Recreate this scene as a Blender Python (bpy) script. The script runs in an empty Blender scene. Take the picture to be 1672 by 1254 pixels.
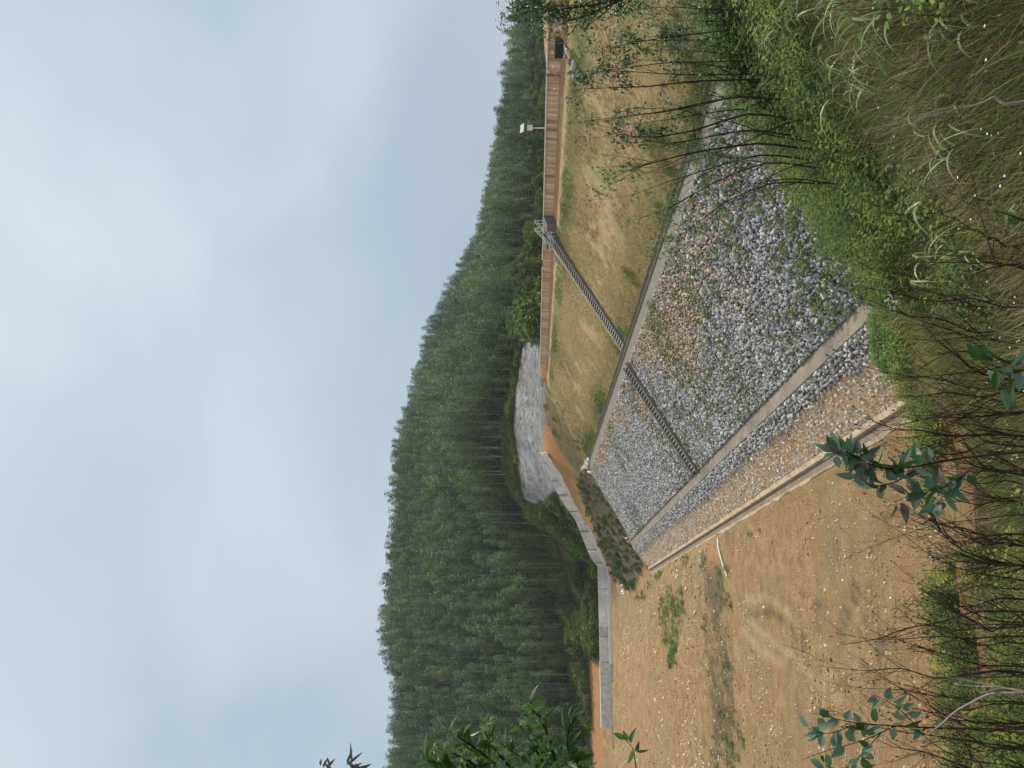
import bpy, math, random
import numpy as np
from mathutils import Vector, Matrix, noise as mnoise

SC = bpy.context.scene
COL = SC.collection
rng = np.random.default_rng(7)
random.seed(7)

# ------------------------------------------------------------------ camera
FPX = 1250.0                       # focal length in pixels of the 1672 px wide frame
PITCH = math.atan(24 / 1250)
cam_d = bpy.data.cameras.new("camera")
cam = bpy.data.objects.new("camera", cam_d)
COL.objects.link(cam)
cam_d.sensor_fit = 'HORIZONTAL'
cam_d.sensor_width = 36.0
cam_d.lens = 36.0 * FPX / 1672
cam_d.clip_start = 0.05
cam_d.clip_end = 6000
cp, sp = math.cos(PITCH), math.sin(PITCH)
fwd = Vector((0, cp, sp)); down = Vector((0, sp, -cp)); right = Vector((1, 0, 0))
# the photograph is a portrait shot lying on its side: world up points left
cam.matrix_world = Matrix((
    (down.x, right.x, -fwd.x, 0), (down.y, right.y, -fwd.y, 0), (down.z, right.z, -fwd.z, 0), (0, 0, 0, 1)))
SC.camera = cam

# ------------------------------------------------------------------ sky and sun
SUN_EL, SUN_AZ = math.radians(52), math.radians(62)      # azimuth from +Y towards +X
sund = Vector((math.cos(SUN_EL) * math.sin(SUN_AZ), math.cos(SUN_EL) * math.cos(SUN_AZ), math.sin(SUN_EL)))
sl = bpy.data.lights.new("sun", 'SUN')
sl.energy = 3.8; sl.angle = math.radians(5); sl.color = (1, .95, .87)
sun = bpy.data.objects.new("sun", sl); COL.objects.link(sun)
sun.rotation_euler = sund.to_track_quat('Z', 'Y').to_euler()
SC.view_settings.view_transform = 'Standard'
SC.view_settings.look = 'None'
SC.view_settings.gamma = 1
SC.view_settings.use_curve_mapping = False
SC.view_settings.exposure = 0.0
SC.cycles.max_bounces = 5
SC.cycles.diffuse_bounces = 3
SC.cycles.transparent_max_bounces = 4

W = bpy.data.worlds.new("World"); SC.world = W; W.use_nodes = True
nt = W.node_tree; nt.nodes.clear()


def N(tree, kind, **kw):
    n = tree.nodes.new(kind)
    for k, v in kw.items():
        setattr(n, k, v)
    return n


def setin(n, key, v):
    n.inputs[key].default_value = v


out = N(nt, 'ShaderNodeOutputWorld')
sky = N(nt, 'ShaderNodeTexSky', sky_type='NISHITA', sun_disc=False, sun_elevation=SUN_EL, sun_rotation=SUN_AZ,
        air_density=1.2, dust_density=3.0)
bg1 = N(nt, 'ShaderNodeBackground'); setin(bg1, 1, .11)
nt.links.new(sky.outputs[0], bg1.inputs[0])
tc = N(nt, 'ShaderNodeTexCoord')
mp = N(nt, 'ShaderNodeMapping'); setin(mp, 'Scale', (1.0, 1.0, 1.8)); setin(mp, 'Rotation', (0.1, 0.35, 0.2))
nt.links.new(tc.outputs['Generated'], mp.inputs[0])
ns = N(nt, 'ShaderNodeTexNoise'); setin(ns, 'Scale', 2.3); setin(ns, 'Detail', 5.0); setin(ns, 'Roughness', .42); setin(ns, 'Distortion', .35)
nt.links.new(mp.outputs[0], ns.inputs['Vector'])
sepz = N(nt, 'ShaderNodeSeparateXYZ'); nt.links.new(tc.outputs['Generated'], sepz.inputs[0])
# brighter towards the zenith (thin cloud in front of the sun), greyer blue low down
ma = N(nt, 'ShaderNodeMath', operation='MULTIPLY_ADD'); setin(ma, 1, .62); setin(ma, 2, .02)
nt.links.new(sepz.outputs[2], ma.inputs[0])
mb = N(nt, 'ShaderNodeMath', operation='MULTIPLY_ADD'); setin(mb, 1, 1.0); nt.links.new(ns.outputs[0], mb.inputs[0]); nt.links.new(ma.outputs[0], mb.inputs[2])
cr = N(nt, 'ShaderNodeValToRGB')
cr.color_ramp.elements[0].position = .34; cr.color_ramp.elements[0].color = (.355, .455, .575, 1)
cr.color_ramp.elements[1].position = .95; cr.color_ramp.elements[1].color = (.70, .77, .85, 1)
e = cr.color_ramp.elements.new(.62); e.color = (.49, .60, .69, 1)
nt.links.new(mb.outputs[0], cr.inputs[0])
bg2 = N(nt, 'ShaderNodeBackground'); setin(bg2, 1, 1.0); nt.links.new(cr.outputs[0], bg2.inputs[0])
mx = N(nt, 'ShaderNodeMixShader'); setin(mx, 0, .94)
nt.links.new(bg1.outputs[0], mx.inputs[1]); nt.links.new(bg2.outputs[0], mx.inputs[2]); nt.links.new(mx.outputs[0], out.inputs[0])

# ------------------------------------------------------------------ measuring helpers


def ray(x, y):
    u, v = (627 - y), (x - 836)
    d = fwd * FPX + right * u + down * v
    return d / d.y


def P(x, y, z):
    r = ray(x, y); return np.array((r.x * z, z, r.z * z))


def pix(X, Y, Z):
    f = Y * cp + Z * sp; dd = Y * sp - Z * cp
    f = np.where(f < .1, .1, f)
    return 836 + FPX * dd / f, 627 - FPX * X / f


CN, SN = .9455, .3256
def nt_of(X, Y): return CN * X + SN * Y, -SN * X + CN * Y
def xy_of(n, t): return CN * n - SN * t, SN * n + CN * t


def inpoly(x, y, poly):
    c = np.zeros(np.shape(x), bool); m = len(poly)
    for i in range(m):
        x1, y1 = poly[i]; x2, y2 = poly[(i + 1) % m]
        if y1 == y2: continue
        cond = ((y1 > y) != (y2 > y)) & (x < (x2 - x1) * (y - y1) / (y2 - y1) + x1)
        c ^= cond
    return c


def smooth(a, b, v):
    k = np.clip((v - a) / (b - a), 0, 1); return k * k * (3 - 2 * k)


def vnoise(X, Y, s, seed=0):
    """cheap value noise, vectorised"""
    x = X / s + seed * 17.3; y = Y / s - seed * 9.1
    xi = np.floor(x).astype(np.int64); yi = np.floor(y).astype(np.int64)
    fx = x - xi; fy = y - yi; fx = fx * fx * (3 - 2 * fx); fy = fy * fy * (3 - 2 * fy)
    def h(a, b):
        k = (a * 374761393 + b * 668265263 + seed * 982451653) & 0x7fffffff
        k = ((k ^ (k >> 13)) * 1274126177) & 0x7fffffff
        return ((k ^ (k >> 16)) & 0xffff) / 65535.0 - .5
    return (h(xi, yi) * (1 - fx) + h(xi + 1, yi) * fx) * (1 - fy) + (h(xi, yi + 1) * (1 - fx) + h(xi + 1, yi + 1) * fx) * fy


# ------------------------------------------------------------------ the lie of the land
PN = [-1e4, 14.4, 15.25, 15.45, 18.2, 19.5, 20.8, 35.0, 37.0, 53.2, 55.3, 55.6, 61, 66, 85, 1e5]
PZ = [-25.2, -25.2, -25.2, -24.45, -22.2, -21.3, -21.3, -13.3, -13.1, -4.0, -3.25, -2.3, -2.3, -4.3, -12, -12]
Q = [-.6, -.35, -.24, -.10, -.03, .06, .125, .17, .26, .38, .5, .7, 1.2]
S = [.53, .51, .50, .485, .465, .44, .415, .39, .325, .26, .205, .15, .10]

ctrl = []
def C(x, y, z, dz=0):
    p = P(x, y, z); ctrl.append((p[0], p[1], p[2] + dz))
def CW(x, y, z): ctrl.append((x, y, z))
# far abutment
for a in [(893, 612, 158), (886, 660, 165), (885, 705, 169), (883, 742, 166), (925, 690, 160), (925, 740, 165), (950, 757, 160),
          (963, 745, 158), (1000, 830, 158), (1040, 905, 158), (1053, 926, 158), (940, 800, 172), (925, 802, 177), (957, 856, 188),
          (983, 915, 201), (975, 870, 182), (1000, 900, 175), (1010, 930, 185), (993, 928, 205), (997, 1000, 203), (999, 1085, 201), (1003, 1222, 198)]:
    C(*a)
# terrace and valley floor
for a in [(1018, 970, 188), (1025, 1100, 178), (1028, 1254, 172), (1060, 1000, 146), (1060, 1150, 146), (1060, 1254, 146), (1030, 950, 172)]:
    C(*a)
for x, y in [(-25, 130), (-60, 130), (-95, 160), (-130, 130), (-130, 190)]: CW(x, y, -23.6)
# behind the channel: bank, then the wooded hill
for a in [(973, 1200, 212), (968, 1100, 212), (966, 1000, 212), (962, 940, 212), (945, 890, 210), (925, 850, 206)]: C(*a)
# sprayed slope
for a in [(887, 690, 182), (888, 620, 182), (888, 550, 180), (898, 790, 190), (912, 826, 197), (848, 745, 206), (840, 680, 205), (850, 600, 201), (864, 545, 198),
          (856, 815, 209)]: C(*a)
# foot of the wood, to the right of it
for a in [(880, 500, 188), (881, 380, 210), (885, 250, 238), (887, 100, 270), (886, 0, 290)]: C(*a)
# ridge: skyline pixel minus a tree
sky_pts = [(850, -90), (852, 0), (835, 75), (822, 140), (803, 200), (787, 265), (785, 300), (768, 380), (742, 435), (715, 490), (690, 550),
           (665, 640), (642, 740), (642, 820), (637, 900), (627, 960), (627, 1040), (632, 1100), (637, 1180), (628, 1254), (620, 1400)]
rz = [470, 460, 450, 445, 440, 430, 420, 410, 395, 385, 378, 370, 362, 355, 350, 345, 342, 340, 335, 330, 320]
fb_y = [-200, -90, 0, 100, 250, 380, 500, 540, 565, 640, 740, 830, 880, 950, 1000, 1254, 1500]
fb_z = [300, 296, 290, 272, 236, 208, 187, 184, 201, 207, 211, 214, 214, 217, 218, 216, 214]
for (x, y), z in zip(sky_pts, rz):
    p = P(x, y, z); g = p[2] - 16.5
    ctrl.append((p[0], z, g))
    b = float(np.interp(y, fb_y, fb_z))
    if y < 620:
        gb = P(886, y, b)[2]
        for q_ in (.33, .66, .85):
            zq = b + (z - b) * q_; ctrl.append((p[0] / z * zq, zq, gb + (g - gb) * q_ ** 1.15 - 2.0))
    zz = z + 70; ctrl.append((p[0] / z * zz, zz, g - 26))
    zz = z + 220; ctrl.append((p[0] / z * zz, zz, g - 70))
for x, y, z in [(70, 110, -14), (95, 150, -15), (60, 165, -12), (95, 205, -14), (40, 185, -7), (170, 230, -11), (250, 200, -9), (300, 350, 0), (420, 420, 20),
                (120, 60, -11), (200, 80, -10), (-260, 200, 0), (-300, 330, 50), (-250, 120, -10), (-200, 150, -20), (-160, 210, -15)]:
    CW(x, y, z)
ctrl = np.array(ctrl, float)
_c = ctrl[:, :2] / 100.0
def _phi(r2): return np.where(r2 > 1e-12, r2 * np.log(np.maximum(r2, 1e-12)) * .5, 0)
_K = _phi(((_c[:, None] - _c[None]) ** 2).sum(-1)) + np.eye(len(_c)) * 2e-3
_Pm = np.c_[np.ones(len(_c)), _c]
_A = np.block([[_K, _Pm], [_Pm.T, np.zeros((3, 3))]])
_w = np.linalg.solve(_A, np.r_[ctrl[:, 2], 0, 0, 0])


def far_h(X, Y):
    X = np.asarray(X, float); Y = np.asarray(Y, float); sh = X.shape
    x = X.ravel() / 100; y = Y.ravel() / 100; o = np.empty(len(x))
    for i in range(0, len(x), 20000):
        q = np.c_[x[i:i + 20000], y[i:i + 20000]]
        o[i:i + 20000] = _phi(((q[:, None] - _c[None]) ** 2).sum(-1)) @ _w[:-3] + _w[-3] + q @ _w[-2:]
    o = o.reshape(sh)
    # outside the measured land run out to gentle hills
    r = np.hypot(X - 0, Y - 250); k = smooth(380, 700, r)
    return o * (1 - k) + (-5 + 25 * vnoise(X, Y, 180, 3)) * k


def hill_h(X, Y):
    Yp = np.maximum(Y, .001)
    s = np.interp(X / Yp, Q, S)
    b = -1.6 - s * np.maximum(Y, 0) + .10 * np.maximum(-Y, 0)
    return b + .35 * vnoise(X, Y, 3.1, 5) * smooth(1.5, 7, Y)


NEAR = [(883, 742, 166), (923, 801, 177), (933, 819, 181), (956, 854, 188), (981, 914, 201), (991, 929, 205), (993, 1000, 203), (995, 1085, 201)]
_sp = np.array([P(*a) for a in NEAR + [(998, 1195, 199), (1001, 1224, 198)]])
SPX, SPY, SPZ = -_sp[:, 0], _sp[:, 1], _sp[:, 2]


def land(X, Y, rough=True):
    X = np.asarray(X, float); Y = np.asarray(Y, float)
    n, t = nt_of(X, Y)
    prof = np.interp(n, PN, PZ)
    fl = -25.0 + 1.4 * smooth(93, 106, Y) + .5 * smooth(0, -40, X) * smooth(70, 50, Y)
    prof = np.where(n < 14.5, fl * smooth(14.5, 11.5, n) + (-24.8) * (1 - smooth(14.5, 11.5, n)) - .4 * smooth(14.0, 14.2, n), prof)
    crest = smooth(50, 55, n) * smooth(72, 64, n)
    prof = prof + crest * (-.0083 * (t - 56))
    fh = far_h(X, Y)
    w = np.maximum(smooth(157, 162, t), smooth(62, 78, n))
    h = prof * (1 - w) + fh * w
    if rough:
        d = smooth(14, 11, n) + smooth(158, 165, t); d = np.clip(d, 0, 1)
        h = h + d * (.34 * vnoise(X, Y, 4.5, 1) + .26 * vnoise(X, Y, 1.9, 2))
    # bed of the spillway channel and the strip before it
    dl = (Y - np.interp(-X, SPX, SPY)) * .99; zl = np.interp(-X, SPX, SPZ); on = (X < -13) & (X > -78)
    h = np.where(on & (dl > -1.0) & (dl < 2.2), np.minimum(h, zl - .9), h)
    h = np.where(on & (dl >= 2.2) & (dl < 9), np.minimum(h, zl + 1.6), h)
    h = np.where(on & (dl <= -1.0) & (dl > -7), np.minimum(h, zl - .12), h)
    gx_ = (X > -42) & (X < 22) & (Y > 176) & (Y < 208)
    h = h + np.where(gx_, .6 * vnoise(X, Y, 5, 23) + .3 * vnoise(X, Y, 2.2, 24), 0) * smooth(176, 180, Y)
    hh = hill_h(X, Y)
    return np.where(Y < 85, np.maximum(h, hh), h)


def H(x, y): return float(land(np.array([x]), np.array([y]))[0])


# ------------------------------------------------------------------ material helpers
class M:
    def __init__(s, name):
        s.m = bpy.data.materials.new(name); s.m.use_nodes = True; s.t = s.m.node_tree
        s.b = s.t.nodes['Principled BSDF']; s.b.inputs['Roughness'].default_value = .9
        s.b.inputs['Specular IOR Level'].default_value = .2
        s.pos = None
    def P(s):
        if not s.pos:
            g = s.t.nodes.new('ShaderNodeNewGeometry'); s.pos = g.outputs['Position']
        return s.pos
    def noise(s, scale, detail=4, rough=.6, dist=0, stretch=None, obj=False):
        n = s.t.nodes.new('ShaderNodeTexNoise'); n.inputs['Scale'].default_value = scale
        n.inputs['Detail'].default_value = detail; n.inputs['Roughness'].default_value = rough; n.inputs['Distortion'].default_value = dist
        src = s.P()
        if obj:
            src = s.t.nodes.new('ShaderNodeTexCoord').outputs['Object']
        if stretch:
            mpn = s.t.nodes.new('ShaderNodeMapping'); mpn.inputs['Scale'].default_value = stretch[:3]
            if len(stretch) > 3: mpn.inputs['Rotation'].default_value = (0, 0, stretch[3])
            s.t.links.new(src, mpn.inputs[0]); src = mpn.outputs[0]
        s.t.links.new(src, n.inputs['Vector']); return n.outputs[0]
    def vor(s, scale, feature='F1', out=0, stretch=None):
        n = s.t.nodes.new('ShaderNodeTexVoronoi'); n.feature = feature; n.inputs['Scale'].default_value = scale
        s.t.links.new(s.P(), n.inputs['Vector']); return n.outputs[out]
    def ramp(s, fac, stops):
        r = s.t.nodes.new('ShaderNodeValToRGB'); el = r.color_ramp.elements
        while len(el) < len(stops): el.new(.5)
        for e_, (p, c) in zip(el, stops):
            e_.position = p; e_.color = (*c, 1) if len(c) == 3 else c
        s.t.links.new(fac, r.inputs[0]); return r.outputs[0]
    def val(s, v):
        n = s.t.nodes.new('ShaderNodeValue'); n.outputs[0].default_value = v; return n.outputs[0]
    def rgb(s, c):
        n = s.t.nodes.new('ShaderNodeRGB'); n.outputs[0].default_value = (*c, 1); return n.outputs[0]
    def math(s, op, a, b=None, c=None, clamp=False):
        n = s.t.nodes.new('ShaderNodeMath'); n.operation = op; n.use_clamp = clamp
        for i, v in enumerate((a, b, c)):
            if v is None: continue
            if isinstance(v, (int, float)): n.inputs[i].default_value = v
            else: s.t.links.new(v, n.inputs[i])
        return n.outputs[0]
    def step(s, v, a, b):
        n = s.t.nodes.new('ShaderNodeMapRange'); n.interpolation_type = 'SMOOTHSTEP'
        s.t.links.new(v, n.inputs[0]); n.inputs[1].default_value = a; n.inputs[2].default_value = b; return n.outputs[0]
    def mix(s, f, a, b, blend='MIX'):
        n = s.t.nodes.new('ShaderNodeMix'); n.data_type = 'RGBA'; n.blend_type = blend
        for key, v in ((0, f), (6, a), (7, b)):
            if isinstance(v, (int, float)): n.inputs[key].default_value = v
            elif isinstance(v, tuple): n.inputs[key].default_value = (*v, 1)
            else: s.t.links.new(v, n.inputs[key])
        return n.outputs[2]
    def attr(s, name, inst=False):
        n = s.t.nodes.new('ShaderNodeAttribute'); n.attribute_name = name
        if inst: n.attribute_type = 'INSTANCER'
        return n.outputs['Fac']
    def color(s, c): s.t.links.new(c, s.b.inputs['Base Color']) if not isinstance(c, tuple) else setattr(s.b.inputs['Base Color'], 'default_value', (*c, 1)); return s
    def bump(s, h, strength=.6, dist=.1):
        n = s.t.nodes.new('ShaderNodeBump'); n.inputs['Strength'].default_value = strength; n.inputs['Distance'].default_value = dist
        s.t.links.new(h, n.inputs['Height']); s.t.links.new(n.outputs[0], s.b.inputs['Normal']); return s
    def zone(s, col, attr, c, edge=.5, sc=.35):
        a = s.attr(attr); nz = s.noise(sc, 5, .65)
        v = s.math('ADD', a, s.math('MULTIPLY', s.math('SUBTRACT', nz, .5), edge * 2))
        return s.mix(s.step(v, .38, .62), col, c)


def simple(name, c1, c2=None, sc=8, rough=.85, bump=.3, bd=.03, obj=True, stretch=None):
    m = M(name)
    c2 = c2 or tuple(x * .7 for x in c1)
    nz = m.noise(sc, 5, .62, obj=obj, stretch=stretch)
    m.color(m.ramp(nz, [(.3, c2), (.68, c1)])); m.b.inputs['Roughness'].default_value = rough
    m.bump(nz, bump, bd); return m.m


def leafmat(name, c1, c2, rough=.45, trans=.35, attrib=None, spec=.35):
    m = M(name)
    oi = m.t.nodes.new('ShaderNodeObjectInfo').outputs['Random']
    v = m.attr(attrib, True) if attrib else oi
    nz = m.noise(1.9 if attrib else 30, 3, .6)
    f = m.math('ADD', m.math('MULTIPLY', v, .65), m.math('MULTIPLY', nz, .5), clamp=True)
    col = m.ramp(f, [(.2, c1), (.8, c2)])
    m.color(col); m.b.inputs['Roughness'].default_value = rough; m.b.inputs['Specular IOR Level'].default_value = spec
    tr = m.t.nodes.new('ShaderNodeBsdfTranslucent'); cc = m.mix(.5, col, m.mix(1.0, col, (1.0, 1.25, .55), 'MULTIPLY'))
    m.t.links.new(cc, tr.inputs[0])
    ms = m.t.nodes.new('ShaderNodeMixShader'); ms.inputs[0].default_value = trans
    o = m.t.nodes['Material Output']
    m.t.links.new(m.b.outputs[0], ms.inputs[1]); m.t.links.new(tr.outputs[0], ms.inputs[2]); m.t.links.new(ms.outputs[0], o.inputs[0])
    return m.m


# ------------------------------------------------------------------ object helpers
def tag(o, label=None, cat=None, group=None, kind=None):
    if label: o['label'] = label
    if cat: o['category'] = cat
    if group: o['group'] = group
    if kind: o['kind'] = kind
    return o


def mesh(name, V, Fc, mats, smooth_=False, fm=None):
    me = bpy.data.meshes.new(name)
    me.from_pydata([tuple(map(float, v)) for v in V], [], [tuple(f) for f in Fc])
    for m in (mats if isinstance(mats, (list, tuple)) else [mats]): me.materials.append(m)
    if fm is not None: me.polygons.foreach_set('material_index', list(fm))
    if smooth_: me.polygons.foreach_set('use_smooth', [True] * len(Fc))
    me.update(); return me


def obj(name, me, parent=None, loc=None):
    o = bpy.data.objects.new(name, me); COL.objects.link(o)
    if parent: o.parent = parent
    if loc is not None: o.location = loc
    return o


def empty(name, loc=(0, 0, 0), rz=0):
    o = bpy.data.objects.new(name, None); COL.objects.link(o); o.location = loc; o.rotation_euler = (0, 0, rz); o.empty_display_size = .2
    return o


class B:
    """collects shapes into one mesh"""
    def __init__(s): s.V = []; s.F = []; s.M = []
    def add(s, V, Fc, m=0):
        k = len(s.V); s.V += [tuple(v) for v in V]; s.F += [tuple(i + k for i in f) for f in Fc]; s.M += [m] * len(Fc); return s
    def hexa(s, p, m=0):   # p: 8 points, bottom 4 (ccw) then top 4
        return s.add(p, [(3, 2, 1, 0), (4, 5, 6, 7), (0, 1, 5, 4), (1, 2, 6, 5), (2, 3, 7, 6), (3, 0, 4, 7)], m)
    def box(s, a, b, m=0):
        x0, y0, z0 = a; x1, y1, z1 = b
        return s.hexa([(x0, y0, z0), (x1, y0, z0), (x1, y1, z0), (x0, y1, z0), (x0, y0, z1), (x1, y0, z1), (x1, y1, z1), (x0, y1, z1)], m)
    def tube(s, pts, rad, sides=5, m=0):
        pts = [Vector(p) for p in pts]; k = len(s.V); n = len(pts)
        if not hasattr(rad, '__len__'): rad = [rad] * n
        prev = None
        for i, p in enumerate(pts):
            d = (pts[min(i + 1, n - 1)] - pts[max(i - 1, 0)])
            d = d.normalized() if d.length > 1e-9 else Vector((0, 0, 1))
            a = prev if prev is not None else (Vector((1, 0, 0)) if abs(d.x) < .8 else Vector((0, 1, 0)))
            a = (a - d * a.dot(d)).normalized(); b = d.cross(a); prev = a
            for j in range(sides):
                q = 2 * math.pi * j / sides
                s.V.append(tuple(p + (a * math.cos(q) + b * math.sin(q)) * rad[i]))
        for i in range(n - 1):
            for j in range(sides):
                j2 = (j + 1) % sides
                s.F.append((k + i * sides + j, k + i * sides + j2, k + (i + 1) * sides + j2, k + (i + 1) * sides + j)); s.M.append(m)
        s.F.append(tuple(k + j for j in range(sides))[::-1]); s.M.append(m)
        s.F.append(tuple(k + (n - 1) * sides + j for j in range(sides))); s.M.append(m)
        return s
    def leaf(s, base, d, up, L, Wd, fold=.25, droop=.2, seg=3, m=0):
        base = Vector(base); d = Vector(d).normalized(); up = Vector(up)
        sd = d.cross(up)
        if sd.length < 1e-4: sd = d.cross(Vector((1, 0, .3)))
        sd.normalize(); nn = sd.cross(d).normalized(); k = len(s.V)
        rows = []
        for i in range(seg + 1):
            q = i / seg; w = Wd * .5 * (math.sin(math.pi * min(1, q ** .75 * 1.0)) if 0 < i < seg else 0)
            c = base + d * (L * q) - nn * (droop * L * q * q)
            if w == 0:
                s.V.append(tuple(c)); rows.append((len(s.V) - 1,))
            else:
                s.V += [tuple(c - sd * w + nn * (fold * w)), tuple(c), tuple(c + sd * w + nn * (fold * w))]
                z = len(s.V); rows.append((z - 3, z - 2, z - 1))
        for a, b in zip(rows[:-1], rows[1:]):
            if len(a) == 1: s.F += [(a[0], b[1], b[0]), (a[0], b[2], b[1])]; s.M += [m, m]
            elif len(b) == 1: s.F += [(a[0], a[1], b[0]), (a[1], a[2], b[0])]; s.M += [m, m]
            else: s.F += [(a[0], a[1], b[1], b[0]), (a[1], a[2], b[2], b[1])]; s.M += [m, m]
        return s
    def blade(s, base, d, L, w, bend, m=0, seg=5, tipcurl=0):
        """a grass blade: starts along d, bends over under gravity"""
        p = Vector(base); d = Vector(d).normalized(); sd = d.cross(Vector((random.uniform(-1, 1), random.uniform(-1, 1), .2))).normalized(); k = len(s.V)
        for i in range(seg + 1):
            q = i / seg; ww = w * .5 * (1 - q ** 1.6) + .0004
            s.V += [tuple(p - sd * ww), tuple(p + sd * ww)]
            hz = Vector((d.x, d.y, 0)); hz = hz.normalized() if hz.length > .02 else Vector((random.uniform(-1, 1), random.uniform(-1, 1), 0)).normalized()
            d = (d + Vector((hz.x * .35, hz.y * .35, -1)) * (bend / seg) * (1 + tipcurl * q)).normalized(); p = p + d * (L / seg)
        for i in range(seg):
            s.F.append((k + 2 * i, k + 2 * i + 1, k + 2 * i + 3, k + 2 * i + 2)); s.M.append(m)
        return s
    def build(s, name, mats, parent=None, smooth_=False, loc=None):
        return obj(name, mesh(name, s.V, s.F, mats, smooth_, s.M), parent, loc)
    def me(s, name, mats, smooth_=False): return mesh(name, s.V, s.F, mats, smooth_, s.M)


def protos(name, meshes):
    c = bpy.data.collections.new(name)
    for i, me in enumerate(meshes):
        c.objects.link(bpy.data.objects.new("%s_%02d" % (name, i), me))
    return c


def scatter(name, coll, nproto, pts, rot, scl, tint, label=None, idx=None):
    """one object of uncountable stuff: instances on points"""
    pts = np.asarray(pts, float); n = len(pts)
    me = bpy.data.meshes.new(name); me.vertices.add(n); me.vertices.foreach_set('co', pts.ravel())
    a = me.attributes.new('rot', 'FLOAT_VECTOR', 'POINT'); a.data.foreach_set('vector', np.asarray(rot, float).ravel())
    scl = np.asarray(scl, float)
    if scl.ndim == 1: scl = np.repeat(scl[:, None], 3, 1)
    a = me.attributes.new('scl', 'FLOAT_VECTOR', 'POINT'); a.data.foreach_set('vector', scl.ravel())
    a = me.attributes.new('tint', 'FLOAT', 'POINT'); a.data.foreach_set('value', np.asarray(tint, float))
    a = me.attributes.new('idx', 'INT', 'POINT'); a.data.foreach_set('value', (idx if idx is not None else rng.integers(0, nproto, n)).astype(np.int32))
    o = obj(name, me); g = bpy.data.node_groups.new(name, 'GeometryNodeTree')
    g.interface.new_socket('Geometry', in_out='INPUT', socket_type='NodeSocketGeometry')
    g.interface.new_socket('Geometry', in_out='OUTPUT', socket_type='NodeSocketGeometry')
    gi = g.nodes.new('NodeGroupInput'); go = g.nodes.new('NodeGroupOutput')
    ci = g.nodes.new('GeometryNodeCollectionInfo'); ci.inputs['Collection'].default_value = coll
    ci.inputs['Separate Children'].default_value = True; ci.inputs['Reset Children'].default_value = True
    ip = g.nodes.new('GeometryNodeInstanceOnPoints'); ip.inputs['Pick Instance'].default_value = True
    def na(nm, ty):
        q = g.nodes.new('GeometryNodeInputNamedAttribute'); q.data_type = ty; q.inputs[0].default_value = nm
        return [x for x in q.outputs if x.enabled and x.name == 'Attribute'][0]
    e2r = g.nodes.new('FunctionNodeEulerToRotation'); L = g.links.new
    L(gi.outputs[0], ip.inputs['Points']); L(ci.outputs[0], ip.inputs['Instance'])
    L(na('idx', 'INT'), ip.inputs['Instance Index']); L(na('rot', 'FLOAT_VECTOR'), e2r.inputs[0]); L(e2r.outputs[0], ip.inputs['Rotation'])
    L(na('scl', 'FLOAT_VECTOR'), ip.inputs['Scale']); L(ip.outputs[0], go.inputs[0])
    md = o.modifiers.new('scatter', 'NODES'); md.node_group = g
    tag(o, label, None, None, 'stuff')
    if label: o['category'] = name.replace('_', ' ')
    return o


def rz_rot(n, tilt=.15): return np.c_[rng.normal(0, tilt, n), rng.normal(0, tilt, n), rng.uniform(0, 6.283, n)]

# ------------------------------------------------------------------ ground mesh in dam coordinates
def axis(breaks, segs):
    v = []
    for a, b, st in segs: v += list(np.arange(a, b, st))
    v += [segs[-1][1]] + list(breaks)
    v = sorted(set(round(x, 3) for x in v)); o = [v[0]]
    brk = set(round(b, 3) for b in breaks)
    for x in v[1:]:
        if x - o[-1] < .22:
            if x in brk and o[-1] not in brk: o[-1] = x
            elif x in brk: o.append(x)
            continue
        o.append(x)
    return np.array(o)


nb = [13.7, 14.0, 14.25, 15.25, 15.45, 18.2, 19.5, 20.8, 35.0, 37.0, 53.2, 55.3, 55.6, 61, 66]
NA = axis(nb, [(-2400, -500, 120), (-500, -140, 15), (-140, -70, 2.5), (-70, 16, .8), (16, 62, .9), (62, 140, 2.5), (140, 420, 6), (420, 2600, 110)])
TA = axis([157.0], [(-1500, -60, 90), (-60, -6, 4), (-6, 60, .6), (60, 160, .9), (160, 240, 1.5), (240, 420, 4), (420, 700, 12), (700, 4200, 180)])
gn, gt = np.meshgrid(NA, TA, indexing='ij')
gx, gy = xy_of(gn, gt)
gz = land(gx, gy)
hz_mask = (hill_h(gx, gy) >= gz - .02) & (gy < 85)
px, py = pix(gx, gy, gz)
vis = gy > 1

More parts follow.
